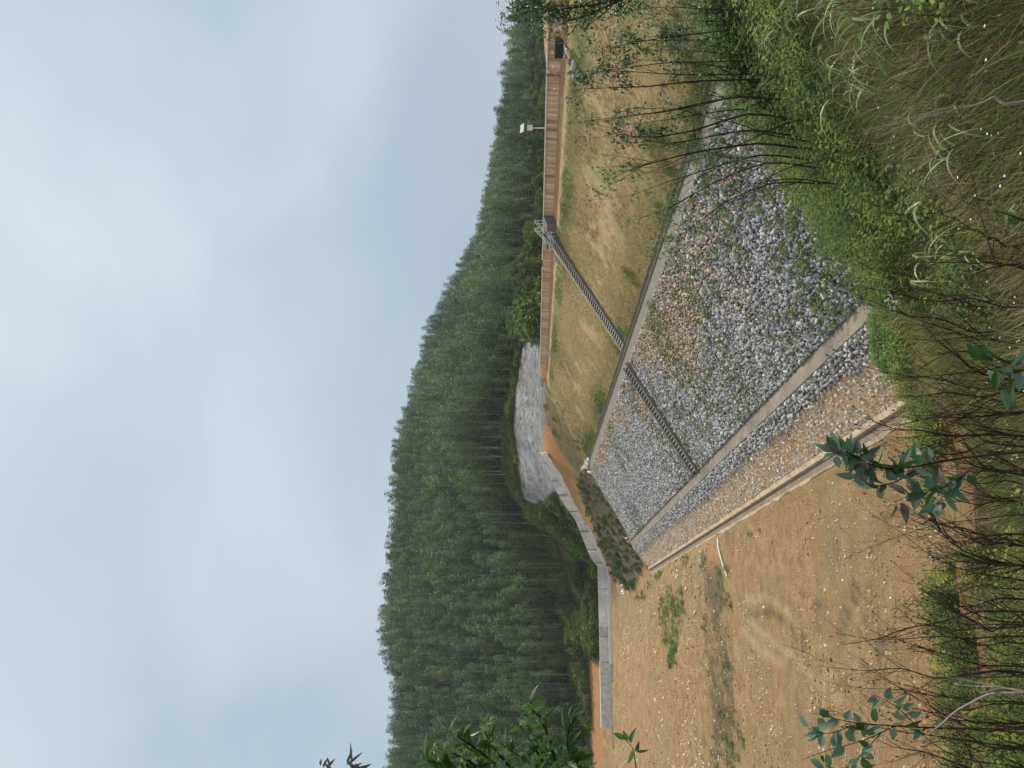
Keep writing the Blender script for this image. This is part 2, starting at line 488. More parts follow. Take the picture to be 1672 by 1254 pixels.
POLY = dict(
    tri=[(890, 606), (966, 745), (950, 792), (935, 770), (914, 735), (890, 690), (880, 640)],
    orange=[(878, 700), (890, 690), (912, 738), (945, 795), (967, 850), (988, 905), (1003, 935), (990, 932), (956, 856), (923, 803), (878, 745)],
    scrub=[(943, 790), (963, 748), (1002, 832), (1052, 925), (1032, 968), (1003, 945), (985, 905), (965, 850)],
    grey=[(890, 545), (866, 545), (853, 565), (847, 610), (840, 650), (838, 700), (846, 745), (850, 790), (857, 820), (882, 826), (894, 812), (912, 803), (886, 742), (890, 600)],
    green1=[(1076, 985), (1090, 960), (1116, 955), (1120, 990), (1112, 1040), (1102, 1100), (1090, 1085), (1080, 1030)],
    green2=[(1036, 975), (1052, 948), (1082, 925), (1128, 905), (1120, 922), (1075, 950), (1048, 985)],
    green3=[(1180, 1180), (1200, 1150), (1220, 1200), (1215, 1254), (1190, 1254)],
    green4=[(1172, 905), (1186, 900), (1195, 990), (1205, 1120), (1196, 1130), (1186, 1010)],
    green5=[(1218, 862), (1238, 852), (1246, 872), (1228, 888)],
    scrub2=[(880, 824), (914, 803), (935, 832), (950, 862), (972, 912), (972, 940), (955, 935), (938, 880), (915, 838)],
    green6=[(1488, 1030), (1515, 1018), (1532, 1060), (1508, 1095)], green7=[(1300, 560 + 0), (1301, 561), (1302, 560)],
    gully=[(1140, 900), (1150, 960), (1150, 1060), (1160, 1160), (1170, 1254), (1212, 1254), (1200, 1130), (1188, 1000), (1180, 930)],
)
jg = .35
jx = px + 7 * vnoise(gx, gy, 5, 41) + 4 * vnoise(gx, gy, 2, 42); jy = py + 14 * vnoise(gx, gy, 6, 43) + 7 * vnoise(gx, gy, 2.4, 44)
ZON = {k: ((inpoly(jx, jy, v) if k not in ('tri', 'grey', 'orange') else inpoly(px + jg * (jx - px), py + jg * (jy - py), v)) & vis).astype(float) for k, v in POLY.items()}
fz = np.interp(np.clip(py, -200, 1500), fb_y, fb_z)
wood = smooth(-6, 2, gy - fz) * (gy > 150) * (1 - ZON['grey']) * ((px < 985) | (gy > 240))
reserv = ((gn > 66) & (gt < 190)).astype(float)
A_ = dict(z_orange=ZON['orange'] + .7 * ((px < 985) & (py > 1075) & (gy > 204) & (gy < 216)),
          z_green=.5 * np.clip(ZON['green1'] + ZON['green2'] * .8 + ZON['green3'] * .7 + ZON['green4'] * .8 + ZON['green5'] * .7, 0, 1),
          z_tri=ZON['tri'], z_dark=np.clip(ZON['scrub'] * .9 + ZON['scrub2'] + ZON['gully'] * .55, 0, 1), z_grey=ZON['grey'],
          z_wood=np.clip(wood, 0, 1), z_hill=np.where(gx / np.maximum(gy, .1) < .14, smooth(26, 12, gy) * .75, 1.0) * smooth(-.6, .5, hill_h(gx, gy) - land(gx, gy) + .5) * hz_mask)
def lines_mask(lines, w, jit=2.0):
    o = np.zeros(gn.shape); qx = px + jit * vnoise(gx, gy, 3, 45); qy = py + jit * vnoise(gx, gy, 3, 46)
    for ln in lines:
        for (x1, y1), (x2, y2) in zip(ln[:-1], ln[1:]):
            dx, dy = x2 - x1, y2 - y1; tt = np.clip(((qx - x1) * dx + (qy - y1) * dy) / (dx * dx + dy * dy), 0, 1)
            o = np.maximum(o, smooth(w, w * .3, np.hypot(qx - x1 - tt * dx, qy - y1 - tt * dy)))
    return o * vis
A_['z_track'] = lines_mask([[(1222, 978), (1255, 975), (1285, 1000), (1300, 1030)], [(1225, 1015), (1262, 1050), (1300, 1078), (1330, 1110), (1380, 1150)], [(1215, 1030), (1240, 1060), (1275, 1085)], [(1330, 1110), (1400, 1090)]], 8)
A_['z_rut'] = lines_mask([[(1228, 1006), (1260, 1002), (1290, 1022), (1312, 1040), (1310, 1075)], [(1402, 955), (1385, 1000), (1375, 1040)], [(1420, 1000), (1412, 1020)], [(1440, 1040), (1430, 1080)], [(1320, 985), (1345, 990)]], 5)
idg = np.arange(gn.size).reshape(gn.shape)


def sheet(name, ni, ti, mats, attrs, parent=None, skip=None):
    """cut a block of the land grid out as its own sheet"""
    ii, jj = np.meshgrid(ni, ti, indexing='ij')
    vx = np.c_[gx[ii, jj].ravel(), gy[ii, jj].ravel(), gz[ii, jj].ravel()]
    k = np.arange(ii.size).reshape(ii.shape)
    q = np.stack([k[:-1, :-1], k[1:, :-1], k[1:, 1:], k[:-1, 1:]], -1).reshape(-1, 4)
    if skip is not None:
        keep = ~skip[ii, jj][:-1, :-1].ravel(); q = q[keep]
    me = bpy.data.meshes.new(name)
    me.vertices.add(len(vx)); me.vertices.foreach_set('co', vx.ravel())
    me.loops.add(q.size); me.loops.foreach_set('vertex_index', q.ravel().astype(np.int32))
    me.polygons.add(len(q)); me.polygons.foreach_set('loop_start', np.arange(0, q.size, 4, dtype=np.int32))
    me.update(calc_edges=True)
    me.polygons.foreach_set('use_smooth', np.ones(len(q), bool))
    for a in attrs:
        at = me.attributes.new(a, 'FLOAT', 'POINT'); at.data.foreach_set('value', A_[a][ii, jj].ravel().astype(float))
    me.materials.append(mats)
    return obj(name, me, parent)


# dirt of the valley, abutments, wood floor and our own hillside in one material
def ground_mat():
    m = M('bare_ground')
    big = m.noise(.06, 4, .6); mid = m.noise(.55, 6, .7, .4); fine = m.noise(5.5, 6, .75); drag = m.noise(.9, 4, .6, 0, (.25, 3.0, 1, .33))
    grit = m.noise(13, 5, .8); blotch = m.noise(.17, 5, .7, .8)
    dirt = m.ramp(mid, [(.32, (.20, .115, .042)), (.5, (.35, .215, .085)), (.68, (.48, .32, .145))])
    dirt = m.mix(m.step(big, .42, .62), dirt, m.mix(.45, dirt, (.30, .21, .11)))
    dirt = m.mix(m.math('MULTIPLY', m.step(blotch, .50, .64), .55), dirt, (.40, .20, .085))
    dirt = m.mix(m.math('MULTIPLY', m.step(blotch, .44, .33), .5), dirt, (.26, .20, .115))
    dirt = m.mix(m.math('MULTIPLY', m.step(drag, .52, .72), .35), dirt, (.50, .37, .22))
    dirt = m.mix(m.math('MULTIPLY', m.step(fine, .55, .66), .8), dirt, (.56, .44, .29))
    dirt = m.mix(m.math('MULTIPLY', m.step(grit, .58, .68), .55), dirt, (.66, .56, .40))
    dirt = m.mix(m.math('MULTIPLY', m.step(fine, .45, .32), .8), dirt, (.15, .085, .045))
    dirt = m.mix(m.math('MULTIPLY', m.step(grit, .42, .30), .6), dirt, (.13, .08, .045))
    trk = m.attr('z_track'); dirt = m.mix(m.math('MULTIPLY', m.math('MULTIPLY', trk, m.step(fine, .36, .6)), .85), dirt, (.53, .39, .235)); trd = m.attr('z_rut'); dirt = m.mix(m.math('MULTIPLY', trd, .85), dirt, (.15, .10, .055))
    c = m.zone(dirt, 'z_orange', m.ramp(fine, [(.3, (.36, .17, .06)), (.7, (.50, .27, .11))]), .25)
    dk = m.ramp(m.noise(1.3, 5, .7), [(.3, (.09, .075, .04)), (.55, (.17, .14, .07)), (.75, (.26, .20, .11))])
    c = m.zone(c, 'z_dark', dk, .5)
    tri = m.ramp(m.noise(1.0, 6, .75, 0, (.5, 1.6, 1)), [(.3, (.12, .085, .045)), (.5, (.20, .165, .065)), (.72, (.31, .25, .12))])
    c = m.zone(c, 'z_tri', tri, .25)
    gr = m.ramp(m.noise(2.2, 5, .7), [(.3, (.05, .085, .02)), (.7, (.12, .17, .04))])
    c = m.zone(c, 'z_green', gr, .5, .5)
    wd = m.ramp(m.noise(.6, 6, .8), [(.36, (.025, .035, .014)), (.5, (.07, .065, .03)), (.62, (.14, .10, .05)), (.75, (.22, .14, .075))])
    c = m.zone(c, 'z_wood', wd, .3)
    gy_ = m.mix(m.math('MULTIPLY', m.step(m.noise(.09, 3, .6), .42, .58), .55), m.ramp(m.noise(.5, 8, .78, .6), [(.36, (.09, .087, .08)), (.46, (.21, .205, .19)), (.56, (.33, .322, .305)), (.68, (.50, .49, .46))]), m.ramp(m.noise(.8, 6, .7), [(.4, (.13, .125, .115)), (.62, (.25, .24, .225))]))
    c = m.zone(c, 'z_grey', gy_, .3, .25)
    hl = m.ramp(m.noise(3.5, 6, .75), [(.3, (.045, .03, .015)), (.55, (.11, .075, .035)), (.75, (.19, .14, .07))])
    c = m.zone(c, 'z_hill', hl, .3)
    m.color(c); m.bump(m.math('ADD', m.math('ADD', fine, m.math('MULTIPLY', grit, .5)), m.math('MULTIPLY', mid, 1.6)), 1.0, .22); return m.m


G_MAT = ground_mat()
dam = empty('embankment_dam', (*xy_of(36, 100), -13.1))
tag(dam, 'long earth dam with a dry grass upper face and a grey stone lower face', 'dam')
inv = Matrix.Translation(-dam.location)


def kid(o, par):
    o.parent = par; o.matrix_parent_inverse = par.matrix_basis.inverted(); return o


def ni(a, b):
    i0 = int(np.argmin(abs(NA - a))); i1 = int(np.argmin(abs(NA - b))); return np.arange(i0, i1 + 1)
it157 = int(np.argmin(abs(TA - 157.0))); it30 = int(np.argmin(abs(TA - 33.0)))
T_D = np.arange(it30, it157 + 1)
# the ground sheet skips the dam's faces, which are sheets of their own
skip = (gn > 15.44) & (gn < 60.99) & (gt >= TA[it30] - .001) & (gt < 156.99)
ground = sheet('ground', np.arange(len(NA)), np.arange(len(TA)), G_MAT, list(A_.keys()), None, skip)
tag(ground, 'orange dirt valley floor, hillsides and wood floor', kind='structure')

# grass face
mg = M('dry_grass_face')
A_['z_n'] = gn; A_['z_t'] = gt
b1 = mg.noise(.11, 5, .65); b2 = mg.noise(.9, 6, .75); b3 = mg.noise(7, 6, .8); st = mg.noise(1.1, 5, .7, 0, (2.6, .5, 2, .33))
c = mg.ramp(b2, [(.28, (.29, .21, .10)), (.5, (.43, .32, .155)), (.72, (.56, .43, .23))])
c = mg.mix(mg.math('MULTIPLY', mg.step(b1, .45, .62), .7), c, mg.ramp(st, [(.3, (.185, .165, .055)), (.7, (.36, .32, .115))]))
pb = mg.noise(.28, 5, .7, .5); c = mg.mix(mg.math('MULTIPLY', mg.step(pb, .53, .63), .75), c, mg.ramp(b2, [(.3, (.30, .17, .085)), (.7, (.50, .33, .19))]))
zn = mg.attr('z_n'); zt = mg.attr('z_t')
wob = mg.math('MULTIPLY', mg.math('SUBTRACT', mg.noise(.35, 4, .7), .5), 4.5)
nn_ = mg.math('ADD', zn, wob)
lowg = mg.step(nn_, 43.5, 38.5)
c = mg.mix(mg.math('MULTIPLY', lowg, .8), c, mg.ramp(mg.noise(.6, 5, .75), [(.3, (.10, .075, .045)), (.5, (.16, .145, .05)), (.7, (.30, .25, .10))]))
topg = mg.math('MULTIPLY', mg.step(nn_, 49.3, 51.5), mg.step(nn_, 53.6, 52.2))
c = mg.mix(mg.math('MULTIPLY', topg, .75), c, mg.ramp(b3, [(.3, (.07, .10, .03)), (.7, (.20, .22, .07))]))
nb_ = mg.math('ADD', zn, mg.math('MULTIPLY', mg.math('SUBTRACT', mg.noise(.12, 4, .6), .5), 5.5))
c = mg.mix(mg.step(nb_, 53.7, 54.3), c, mg.ramp(b3, [(.3, (.36, .15, .06)), (.7, (.52, .28, .13))]))
c = mg.mix(mg.math('MULTIPLY', mg.step(b3, .56, .70), .55), c, (.55, .45, .27))
c = mg.mix(mg.math('MULTIPLY', mg.step(b3, .43, .30), .6), c, (.13, .10, .04))
mg.color(c); mg.bump(mg.math('ADD', b3, mg.math('MULTIPLY', b2, 1.3)), .8, .12)
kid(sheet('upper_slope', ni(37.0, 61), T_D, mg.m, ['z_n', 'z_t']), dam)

# concrete
def conc(name, a, b, sc=1.5):
    m = M(name); n1 = m.noise(sc, 6, .7); n2 = m.noise(14, 4, .7)
    cc = m.ramp(n1, [(.3, a), (.7, b)]); cc = m.mix(m.math('MULTIPLY', m.step(n2, .55, .7), .35), cc, tuple(x * .55 for x in a))
    m.color(cc); m.bump(n2, .3, .02); return m.m
CONC = conc('weathered_concrete', (.14, .125, .105), (.25, .225, .185))
CONC_D = conc('dark_grey_concrete', (.12, .115, .105), (.22, .205, .185))  # slightly darker, greyer concrete for side kerbs and side walls
CONC_L = conc('new_concrete', (.40, .39, .36), (.60, .58, .53), .8)
CONC_T = conc('earth_stained_concrete', (.13, .115, .09), (.29, .245, .18), .35)
MORT = conc('pale_mortar', (.30, .22, .13), (.60, .49, .33), .9)
ANNEX = conc('stone_stained_wall', (.36, .36, .35), (.78, .77, .74), .9)
kid(sheet('berm_path', ni(35.0, 37.0), T_D, CONC, []), dam)
kid(sheet('toe_path', ni(19.5, 20.8), T_D, CONC_T, []), dam)
mr = M('stone_bed'); r1 = mr.noise(3.5, 5, .7)
mr.color(mr.ramp(r1, [(.3, (.06, .055, .05)), (.7, (.17, .155, .13))])); mr.bump(r1, .8, .15)
kid(sheet('rock_slope', ni(20.8, 35.0), T_D, mr.m, []), dam)
kid(sheet('rock_toe', ni(18.2, 19.5), T_D, mr.m, []), dam)
mgv = M('pale_gravel'); r1 = mgv.noise(3.2, 6, .75); r2 = mgv.noise(.5, 4, .6)
cc = mgv.ramp(r1, [(.3, (.22, .15, .08)), (.48, (.43, .32, .19)), (.66, (.66, .58, .43))]); cc = mgv.mix(mgv.math('MULTIPLY', mgv.step(r2, .44, .58), .7), cc, (.47, .27, .11))
mgv.color(cc); mgv.bump(r1, .9, .1)
kid(sheet('gravel_bank', ni(15.45, 18.2), T_D, mgv.m, []), dam)

# ------------------------------------------------------------------ stones of the dam face
def rock_mesh(name, mat, seed, sub=2, flat=.65):
    import bmesh
    bm = bmesh.new(); bmesh.ops.create_icosphere(bm, subdivisions=sub, radius=.5)
    r = random.Random(seed); cuts = [Vector((r.gauss(0, 1), r.gauss(0, 1), r.gauss(0, 1))).normalized() for _ in range(9)]
    ds = [r.uniform(.27, .42) for _ in cuts]
    for v in bm.verts:
        for c_, d_ in zip(cuts, ds):
            k = v.co.dot(c_)
            if k > d_: v.co -= c_ * (k - d_)
        v.co.z *= flat; v.co.x *= 1.12
        v.co *= 1 + .06 * mnoise.noise(v.co * 4 + Vector((seed, 0, 0)))
    me = bpy.data.meshes.new(name); bm.to_mesh(me); bm.free(); me.materials.append(mat); return me


def stonemat(name, ramp_, tanr):
    m = M(name); oi = m.t.nodes.new('ShaderNodeObjectInfo').outputs['Random']
    base = m.ramp(oi, ramp_); tn = m.ramp(oi, tanr)
    c_ = m.mix(m.attr('tint', True), base, tn)
    nz = m.noise(9, 5, .7); c_ = m.mix(m.math('MULTIPLY', m.step(nz, .5, .75), .35), c_, m.mix(.5, c_, (.1, .09, .08)))
    m.color(c_); m.bump(nz, .35, .03); m.b.inputs['Roughness'].default_value = .75; return m.m
ST = stonemat('blue_grey_stone', [(0, (.19, .184, .178)), (.35, (.31, .303, .295)), (.68, (.42, .412, .40)), (.88, (.51, .50, .48)), (.94, (.50, .43, .33)), (1, (.74, .70, .63))],
              [(0, (.34, .235, .13)), (.5, (.52, .37, .21)), (1, (.68, .53, .34))])
PST = stonemat('pale_stone', [(0, (.30, .22, .13)), (.5, (.46, .36, .24)), (1, (.70, .63, .50))], [(0, (.5, .45, .36)), (1, (.82, .8, .74))])
rocks = protos('stone_source', [rock_mesh('stone_source', ST, i) for i in range(7)])
procks = protos('pale_stone_source', [rock_mesh('pale_stone_source', PST, 20 + i, 1) for i in range(5)])


def dam_points(n0, n1, t0, t1, sp):
    a = np.arange(n0, n1, sp * .87); b = np.arange(t0, t1, sp); aa, bb = np.meshgrid(a, b, indexing='ij')
    n_ = aa.ravel() + rng.uniform(-.3, .3, aa.size) * sp; t_ = bb.ravel() + rng.uniform(-.3, .3, aa.size) * sp
    n_ = np.clip(n_, n0, n1); X, Y = xy_of(n_, t_); return n_, t_, X, Y
def only_dam(X, Y):
    return land(X, Y) > hill_h(X, Y) + .02
n_, t_, X, Y = dam_points(20.95, 34.9, 36, 156.8, .30)
k = only_dam(X, Y) & ~((t_ > 92.7) & (t_ < 95.4)); n_, t_, X, Y = n_[k], t_[k], X[k], Y[k]
Z = land(X, Y)
patch = smooth(25.5, 31, n_ + 5 * vnoise(X, Y, 5, 8)) * smooth(.0, .22, vnoise(X, Y, 9, 4) + .5 * vnoise(X, Y, 2.5, 6) + .17) * smooth(108, 96, t_) * (.45 + .55 * smooth(60, 68, t_))
patch2 = smooth(31.5, 34, n_ + 3 * vnoise(X, Y, 6, 9)) * smooth(100, 112, t_)
pt = np.clip(np.maximum(patch, patch2) * .9 + .06 * (rng.random(len(X)) > .93) * 8, 0, 1)
pt = np.where(rng.random(len(X)) < pt, 1.0, .0) * rng.uniform(.5, 1, len(X))
sc_ = (.25 + .30 * rng.random(len(X)) ** 1.6) * (1 - .25 * pt)
scatter('riprap_stones', rocks, 7, np.c_[X, Y, Z + .05 + rng.uniform(-.04, .10, len(X))], rng.uniform(0, 6.28, (len(X), 3)) * np.array([.25, .25, 1]) + np.array([0, -.0, 0]), sc_, pt,
        'loose grey broken stones covering the lower dam face')
n_, t_, X, Y = dam_points(17.3, 19.45, 36, 157, .31); k = only_dam(X, Y) & (n_ > 17.95 + .5 * vnoise(X, Y, 9, 15) + rng.normal(0, .16, len(X))); X, Y, t_ = X[k], Y[k], t_[k]
scatter('riprap_toe_stones', rocks, 7, np.c_[X, Y, land(X, Y) + .05 + rng.uniform(-.03, .1, len(X))], rng.uniform(0, 6.28, (len(X), 3)), rng.uniform(.26, .48, len(X)), np.zeros(len(X)),
        'blue grey stones in the strip below the toe path')
n_, t_, X, Y = dam_points(15.6, 18.5, 38, 157, .25); k = only_dam(X, Y) & (rng.random(len(X)) < .75 + .5 * vnoise(X, Y, 3, 17)); X, Y = X[k], Y[k]
scatter('gravel_stones', procks, 5, np.c_[X, Y, land(X, Y) + .01], rng.uniform(0, 6.28, (len(X), 3)), .10 + .34 * rng.random(len(X)) ** 2.5, rng.random(len(X)) ** 1.5,
        'pale beige gravel on the bank above the drain')
# scattered pale stones on the dirt
X = rng.uniform(-110, 14, 60000); Y = rng.uniform(38, 195, 60000); n_, t_ = nt_of(X, Y); Zz = land(X, Y)
pxx, pyy = pix(X, Y, Zz)
k = (n_ < 13.2) & (hill_h(X, Y) < Zz - .2) & (pyy < 1290) & (rng.random(60000) < .06 + .38 * smooth(-.1, .25, vnoise(X, Y, 12, 11)))
for nm in ('scrub', 'orange', 'tri', 'grey'): k &= ~inpoly(pxx, pyy, POLY[nm])
for nm in ('green1', 'green2', 'green3', 'green4'): k &= ~(inpoly(pxx, pyy, POLY[nm]) & (rng.random(60000) < .9))
k |= (n_ < 13) & (hill_h(X, Y) < Zz - .1) & (pyy < 1000) & (Y < 64) & (rng.random(60000) < .5)
k &= pxx > 1003
X, Y, Zz = X[k], Y[k], Zz[k]
s_ = .07 + .36 * rng.random(len(X)) ** 4 * np.clip(Y / 80, .7, 1.6)
scatter('field_stones', procks, 5, np.c_[X, Y, Zz + s_ * .1], rng.uniform(0, 6.28, (len(X), 3)), s_, rng.random(len(X)), 'small pale stones strewn over the orange dirt')

CLM = stonemat('earth_clod', [(0, (.20, .115, .045)), (.6, (.38, .24, .10)), (1, (.52, .37, .19))], [(0, (.22, .15, .08)), (1, (.5, .37, .2))])
clods = protos('clod_source', [rock_mesh('clod_source', CLM, 40 + i, 2, .45) for i in range(5)])
X = rng.uniform(-90, 14, 70000); Y = rng.uniform(38, 150, 70000) ; n_, t_ = nt_of(X, Y); Zz = land(X, Y); pxx, pyy = pix(X, Y, Zz)
k = (n_ < 13.4) & (hill_h(X, Y) < Zz + .02) & (pyy < 1290) & (pxx > 1003) & (vnoise(X, Y, 7, 18) + .7 * vnoise(X, Y, 2.4, 19) + .2 * rng.random(70000) > .12)
X, Y, Zz = X[k], Y[k], Zz[k]; s_ = .08 + .34 * rng.random(len(X)) ** 3
scatter('earth_clods', clods, 5, np.c_[X, Y, Zz], rng.uniform(0, 6.28, (len(X), 3)) * np.array([.15, .15, 1]), s_, rng.random(len(X)), 'rough clods and rubble of orange earth')

# ------------------------------------------------------------------ dam furniture (in n,t coordinates)
def nz(n, t, z):
    x, y = xy_of(n, t); return (x, y, z)
def prism(b, n0, n1, t0, t1, z0a, z0b, z1a, z1b, m=0):
    """bar from t0 to t1, z..a at n0 and z..b at n1; bottom z0, top z1"""
    b.hexa([nz(n0, t0, z0a), nz(n1, t0, z0b), nz(n1, t1, z0b), nz(n0, t1, z0a), nz(n0, t0, z1a), nz(n1, t0, z1b), nz(n1, t1, z1b), nz(n0, t1, z1a)], m)
def ctop(t): return -1.93 - .0083 * (t - 56)

mw = M('board_marked_wall')
# stripes run up the wall: vary along the wall axis only
tcn = mw.t.nodes.new('ShaderNodeMapping'); tcn.inputs['Rotation'].default_value = (0, 0, .3316)
mw.t.links.new(mw.P(), tcn.inputs[0])
def wn(sc, dt, st):
    q = mw.t.nodes.new('ShaderNodeMapping'); q.inputs['Scale'].default_value = st; mw.t.links.new(tcn.outputs[0], q.inputs[0])
    w = mw.t.nodes.new('ShaderNodeTexNoise'); w.inputs['Scale'].default_value = sc; w.inputs['Detail'].default_value = dt; w.inputs['Roughness'].default_value = .7
    mw.t.links.new(q.outputs[0], w.inputs['Vector']); return w.outputs[0]
# rotate so that x' is n and y' is t
tcn.inputs['Rotation'].default_value = (0, 0, math.atan2(SN, CN) * -1)
s1 = wn(1.0, 4, (.05, 1.25, .06)); s2 = wn(1.0, 5, (.3, 4.0, .35)); s3 = wn(1, 2, (0, .12, 0))
cc = mw.ramp(s1, [(.34, (.28, .185, .12)), (.45, (.55, .36, .21)), (.54, (.66, .48, .30)), (.64, (.78, .66, .47))])
cc = mw.mix(mw.math('MULTIPLY', mw.step(s2, .5, .72), .6), cc, (.13, .09, .065))
cc = mw.mix(mw.math('MULTIPLY', mw.step(s3, .5, .6), .25), cc, (.50, .30, .17))
mw.color(cc); mw.bump(s1, .5, .1)
TW0, TW1 = 34.0, 150.5
par = empty('crest_wall', nz(55.5, 100, ctop(100) - 1.2)); tag(par, 'long brown stained parapet wall along the top of the dam', 'wall')
b = B(); cpb = B()
t = TW0; r = random.Random(4)
while t < TW1:
    t1 = min(TW1, t + 3.0)
    if 86.0 < t < 86.5: pass
    off = r.uniform(-.015, .015); za, zb = ctop(t), ctop(t1)
    b.hexa([nz(55.15 + off, t, za - 1.6), nz(55.6, t, za - 1.6), nz(55.6, t1 - .02, zb - 1.6), nz(55.15 + off, t1 - .02, zb - 1.6),
            nz(55.3 + off, t, za - .14), nz(55.6, t, za - .14), nz(55.6, t1 - .02, zb - .14), nz(55.3 + off, t1 - .02, zb - .14)])
    if not (101 < t < 103.5):
        cpb.hexa([nz(55.18, t, za - .138), nz(55.68, t, za - .138), nz(55.68, t1, zb - .138), nz(55.18, t1, zb - .138),
                  nz(55.2, t, za + .01), nz(55.66, t, za + .01), nz(55.66, t1, zb + .01), nz(55.2, t1, zb + .01)])
    t = t1
kid(b.build('wall_face', mw.m), par); kid(cpb.build('coping', conc('pale_coping', (.58, .52, .40), (.80, .74, .60), 1)), par)

# berm drain and kerb
dr = empty('berm_drain', nz(37.2, 100, -13.1)); tag(dr, 'narrow open concrete drain between the grass face and the stone face', 'drain')
b = B(); b2 = B(); b3 = B()
for a in np.arange(38, 157, 3.0):
    a1 = min(157, a + 2.98)
    prism(b, 36.95, 37.03, a, a1, -13.4, -13.4, -12.93, -12.93)
    prism(b, 37.48, 37.60, a, a1, -13.3, -13.3, -12.60, -12.58)
    prism(b2, 37.03, 37.48, a, a1, -13.3, -13.3, -13.06, -13.06)
kid(b.build('kerb', CONC), dr); kid(b2.build('channel_floor', conc('dark_drain_floor', (.045, .035, .03), (.09, .075, .06))), dr)  # channel floor coloured much darker than the kerb

# end kerbs of the grass face and stone face (far abutment)
for nm, n0, n1, lab in (('edge_kerb', 37.6, 55.0, 'thin pale kerb down the far end of the grass face'), ('edge_kerb', 18.3, 36.9, 'thin kerb down the far end of the stone face')):
    b = B(); seg = np.linspace(n0, n1, 9)
    for a, c_ in zip(seg[:-1], seg[1:]):
        za, zb = np.interp(a, PN, PZ), np.interp(c_, PN, PZ)
        if a > 50: za -= .7 * (a > 53) ; zb -= .7 * (c_ > 53)
        prism(b, a, c_, 156.9, 157.25, za - .4, zb - .4, za + .16, zb + .16)
    tag(b.build(nm, MORT if n0 > 30 else CONC), lab, 'kerb')

# staircases
def stair(label, n_bot, z_bot, n_top, z_top, t0, t1, nsteps, step_mats, kerb_mat_far, kerb_mat_near):
    root = empty('staircase', nz((n_bot + n_top) / 2, (t0 + t1) / 2, (z_bot + z_top) / 2)); tag(root, label, 'staircase')
    b = B(); dn = (n_top - n_bot) / nsteps; dz = (z_top - z_bot) / nsteps
    for i in range(nsteps):
        n0 = n_bot + i * dn; zt = z_bot + (i + 1) * dz - .02
        b.box((0, 0, 0), (0, 0, 0)) if False else None
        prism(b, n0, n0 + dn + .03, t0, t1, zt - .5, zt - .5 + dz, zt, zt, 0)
        prism(b, n0 - .012, n0 - .002, t0, t1, zt - dz, zt - dz, zt - .02, zt - .02, 1)  # thin dark sheet on the riser face, its shade painted in
    kid(b.build('steps', step_mats), root)
    for (ta, tb, mt) in ((t0 - .3, t0, kerb_mat_near), (t1, t1 + .3, kerb_mat_far)):
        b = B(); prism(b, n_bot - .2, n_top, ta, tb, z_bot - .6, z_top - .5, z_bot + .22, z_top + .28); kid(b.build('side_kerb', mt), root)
    return root
RISER = conc('shaded_riser', (.05, .045, .04), (.11, .10, .085), 3)  # shade of the risers put into the colour, far darker than the treads
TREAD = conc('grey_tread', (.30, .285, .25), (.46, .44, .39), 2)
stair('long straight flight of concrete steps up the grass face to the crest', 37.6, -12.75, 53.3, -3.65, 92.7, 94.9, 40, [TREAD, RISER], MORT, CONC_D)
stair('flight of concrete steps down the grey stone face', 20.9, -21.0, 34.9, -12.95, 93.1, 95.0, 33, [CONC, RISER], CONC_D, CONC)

# steel-railed steps at the wall
root = empty('crest_steps', nz(54, 93.9, -3.9)); tag(root, 'short steep steps over the crest wall with white steel handrails', 'steps')
b = B(); tc_ = 94.0
for i in range(7):
    prism(b, 53.3 + i * .3, 55.16, 92.9, 95.1, -4.6, -4.6, -3.9 + i * .235, -3.9 + i * .235)
kid(b.build('steps', CONC), root)
b = B()
prism(b, 53.9, 55.10, 90.4, 92.85, -4.6, -4.6, -2.75, -2.25)
kid(b.build('side_wall', CONC_D), root); b = B(); prism(b, 53.9, 55.10, 95.15, 97.2, -4.6, -4.6, -2.75, -2.25)
kid(b.build('side_wall', CONC_D), root)
STEEL = simple('white_steel_pipe', (.78, .78, .76), (.62, .62, .60), 3, .4, .05)
for tt in (93.0, 95.0):
    b = B()
    for hh in (.95, .6): b.tube([nz(52.6, tt, -4.3 + hh), nz(53.4, tt, -4.0 + hh), nz(55.5, tt, -2.2 + hh), nz(56.0, tt, -2.05 + hh)], .045, 6)
    for nn0, g0 in ((52.6, -4.5), (53.4, -4.0), (54.45, -3.1), (55.5, -2.3), (56.0, -2.4)): b.tube([nz(nn0, tt, g0), nz(nn0, tt, g0 + 1.15 if nn0 < 53 else (-4.0 + (nn0 - 53.4) * .857 + .95) if nn0 < 56 else -1.15)], .03, 6)
    kid(b.build('handrail', STEEL), root)
b = B()
for tt in (91.0, 92.0): b.tube([nz(52.9, tt, -3.9), nz(52.9, tt, -2.9)], .03, 6)
b.tube([nz(52.9, 90.6, -2.9), nz(52.9, 92.9, -2.9)], .03, 6); b.tube([nz(52.9, 90.6, -3.3), nz(52.9, 92.9, -3.3)], .025, 6)
kid(b.build('handrail', STEEL), root)
for (n0, t0, w_, lab) in ((52.6, 98.0, 1.0, 'grey concrete block beside the crest steps'), (52.3, 135.0, 1.0, 'small grey concrete block at the far part of the crest wall')):
    b = B(); zz = float(np.interp(n0, PN, PZ)) + -.4
    prism(b, n0, n0 + .9, t0, t0 + w_, zz - .3, zz - .3, zz + .75, zz + .75); prism(b, n0 + .1, n0 + .8, t0 + .1, t0 + w_ - .1, zz + .753, zz + .753, zz + .83, zz + .83)
    tag(b.build('concrete_block', CONC_L), lab, 'block')

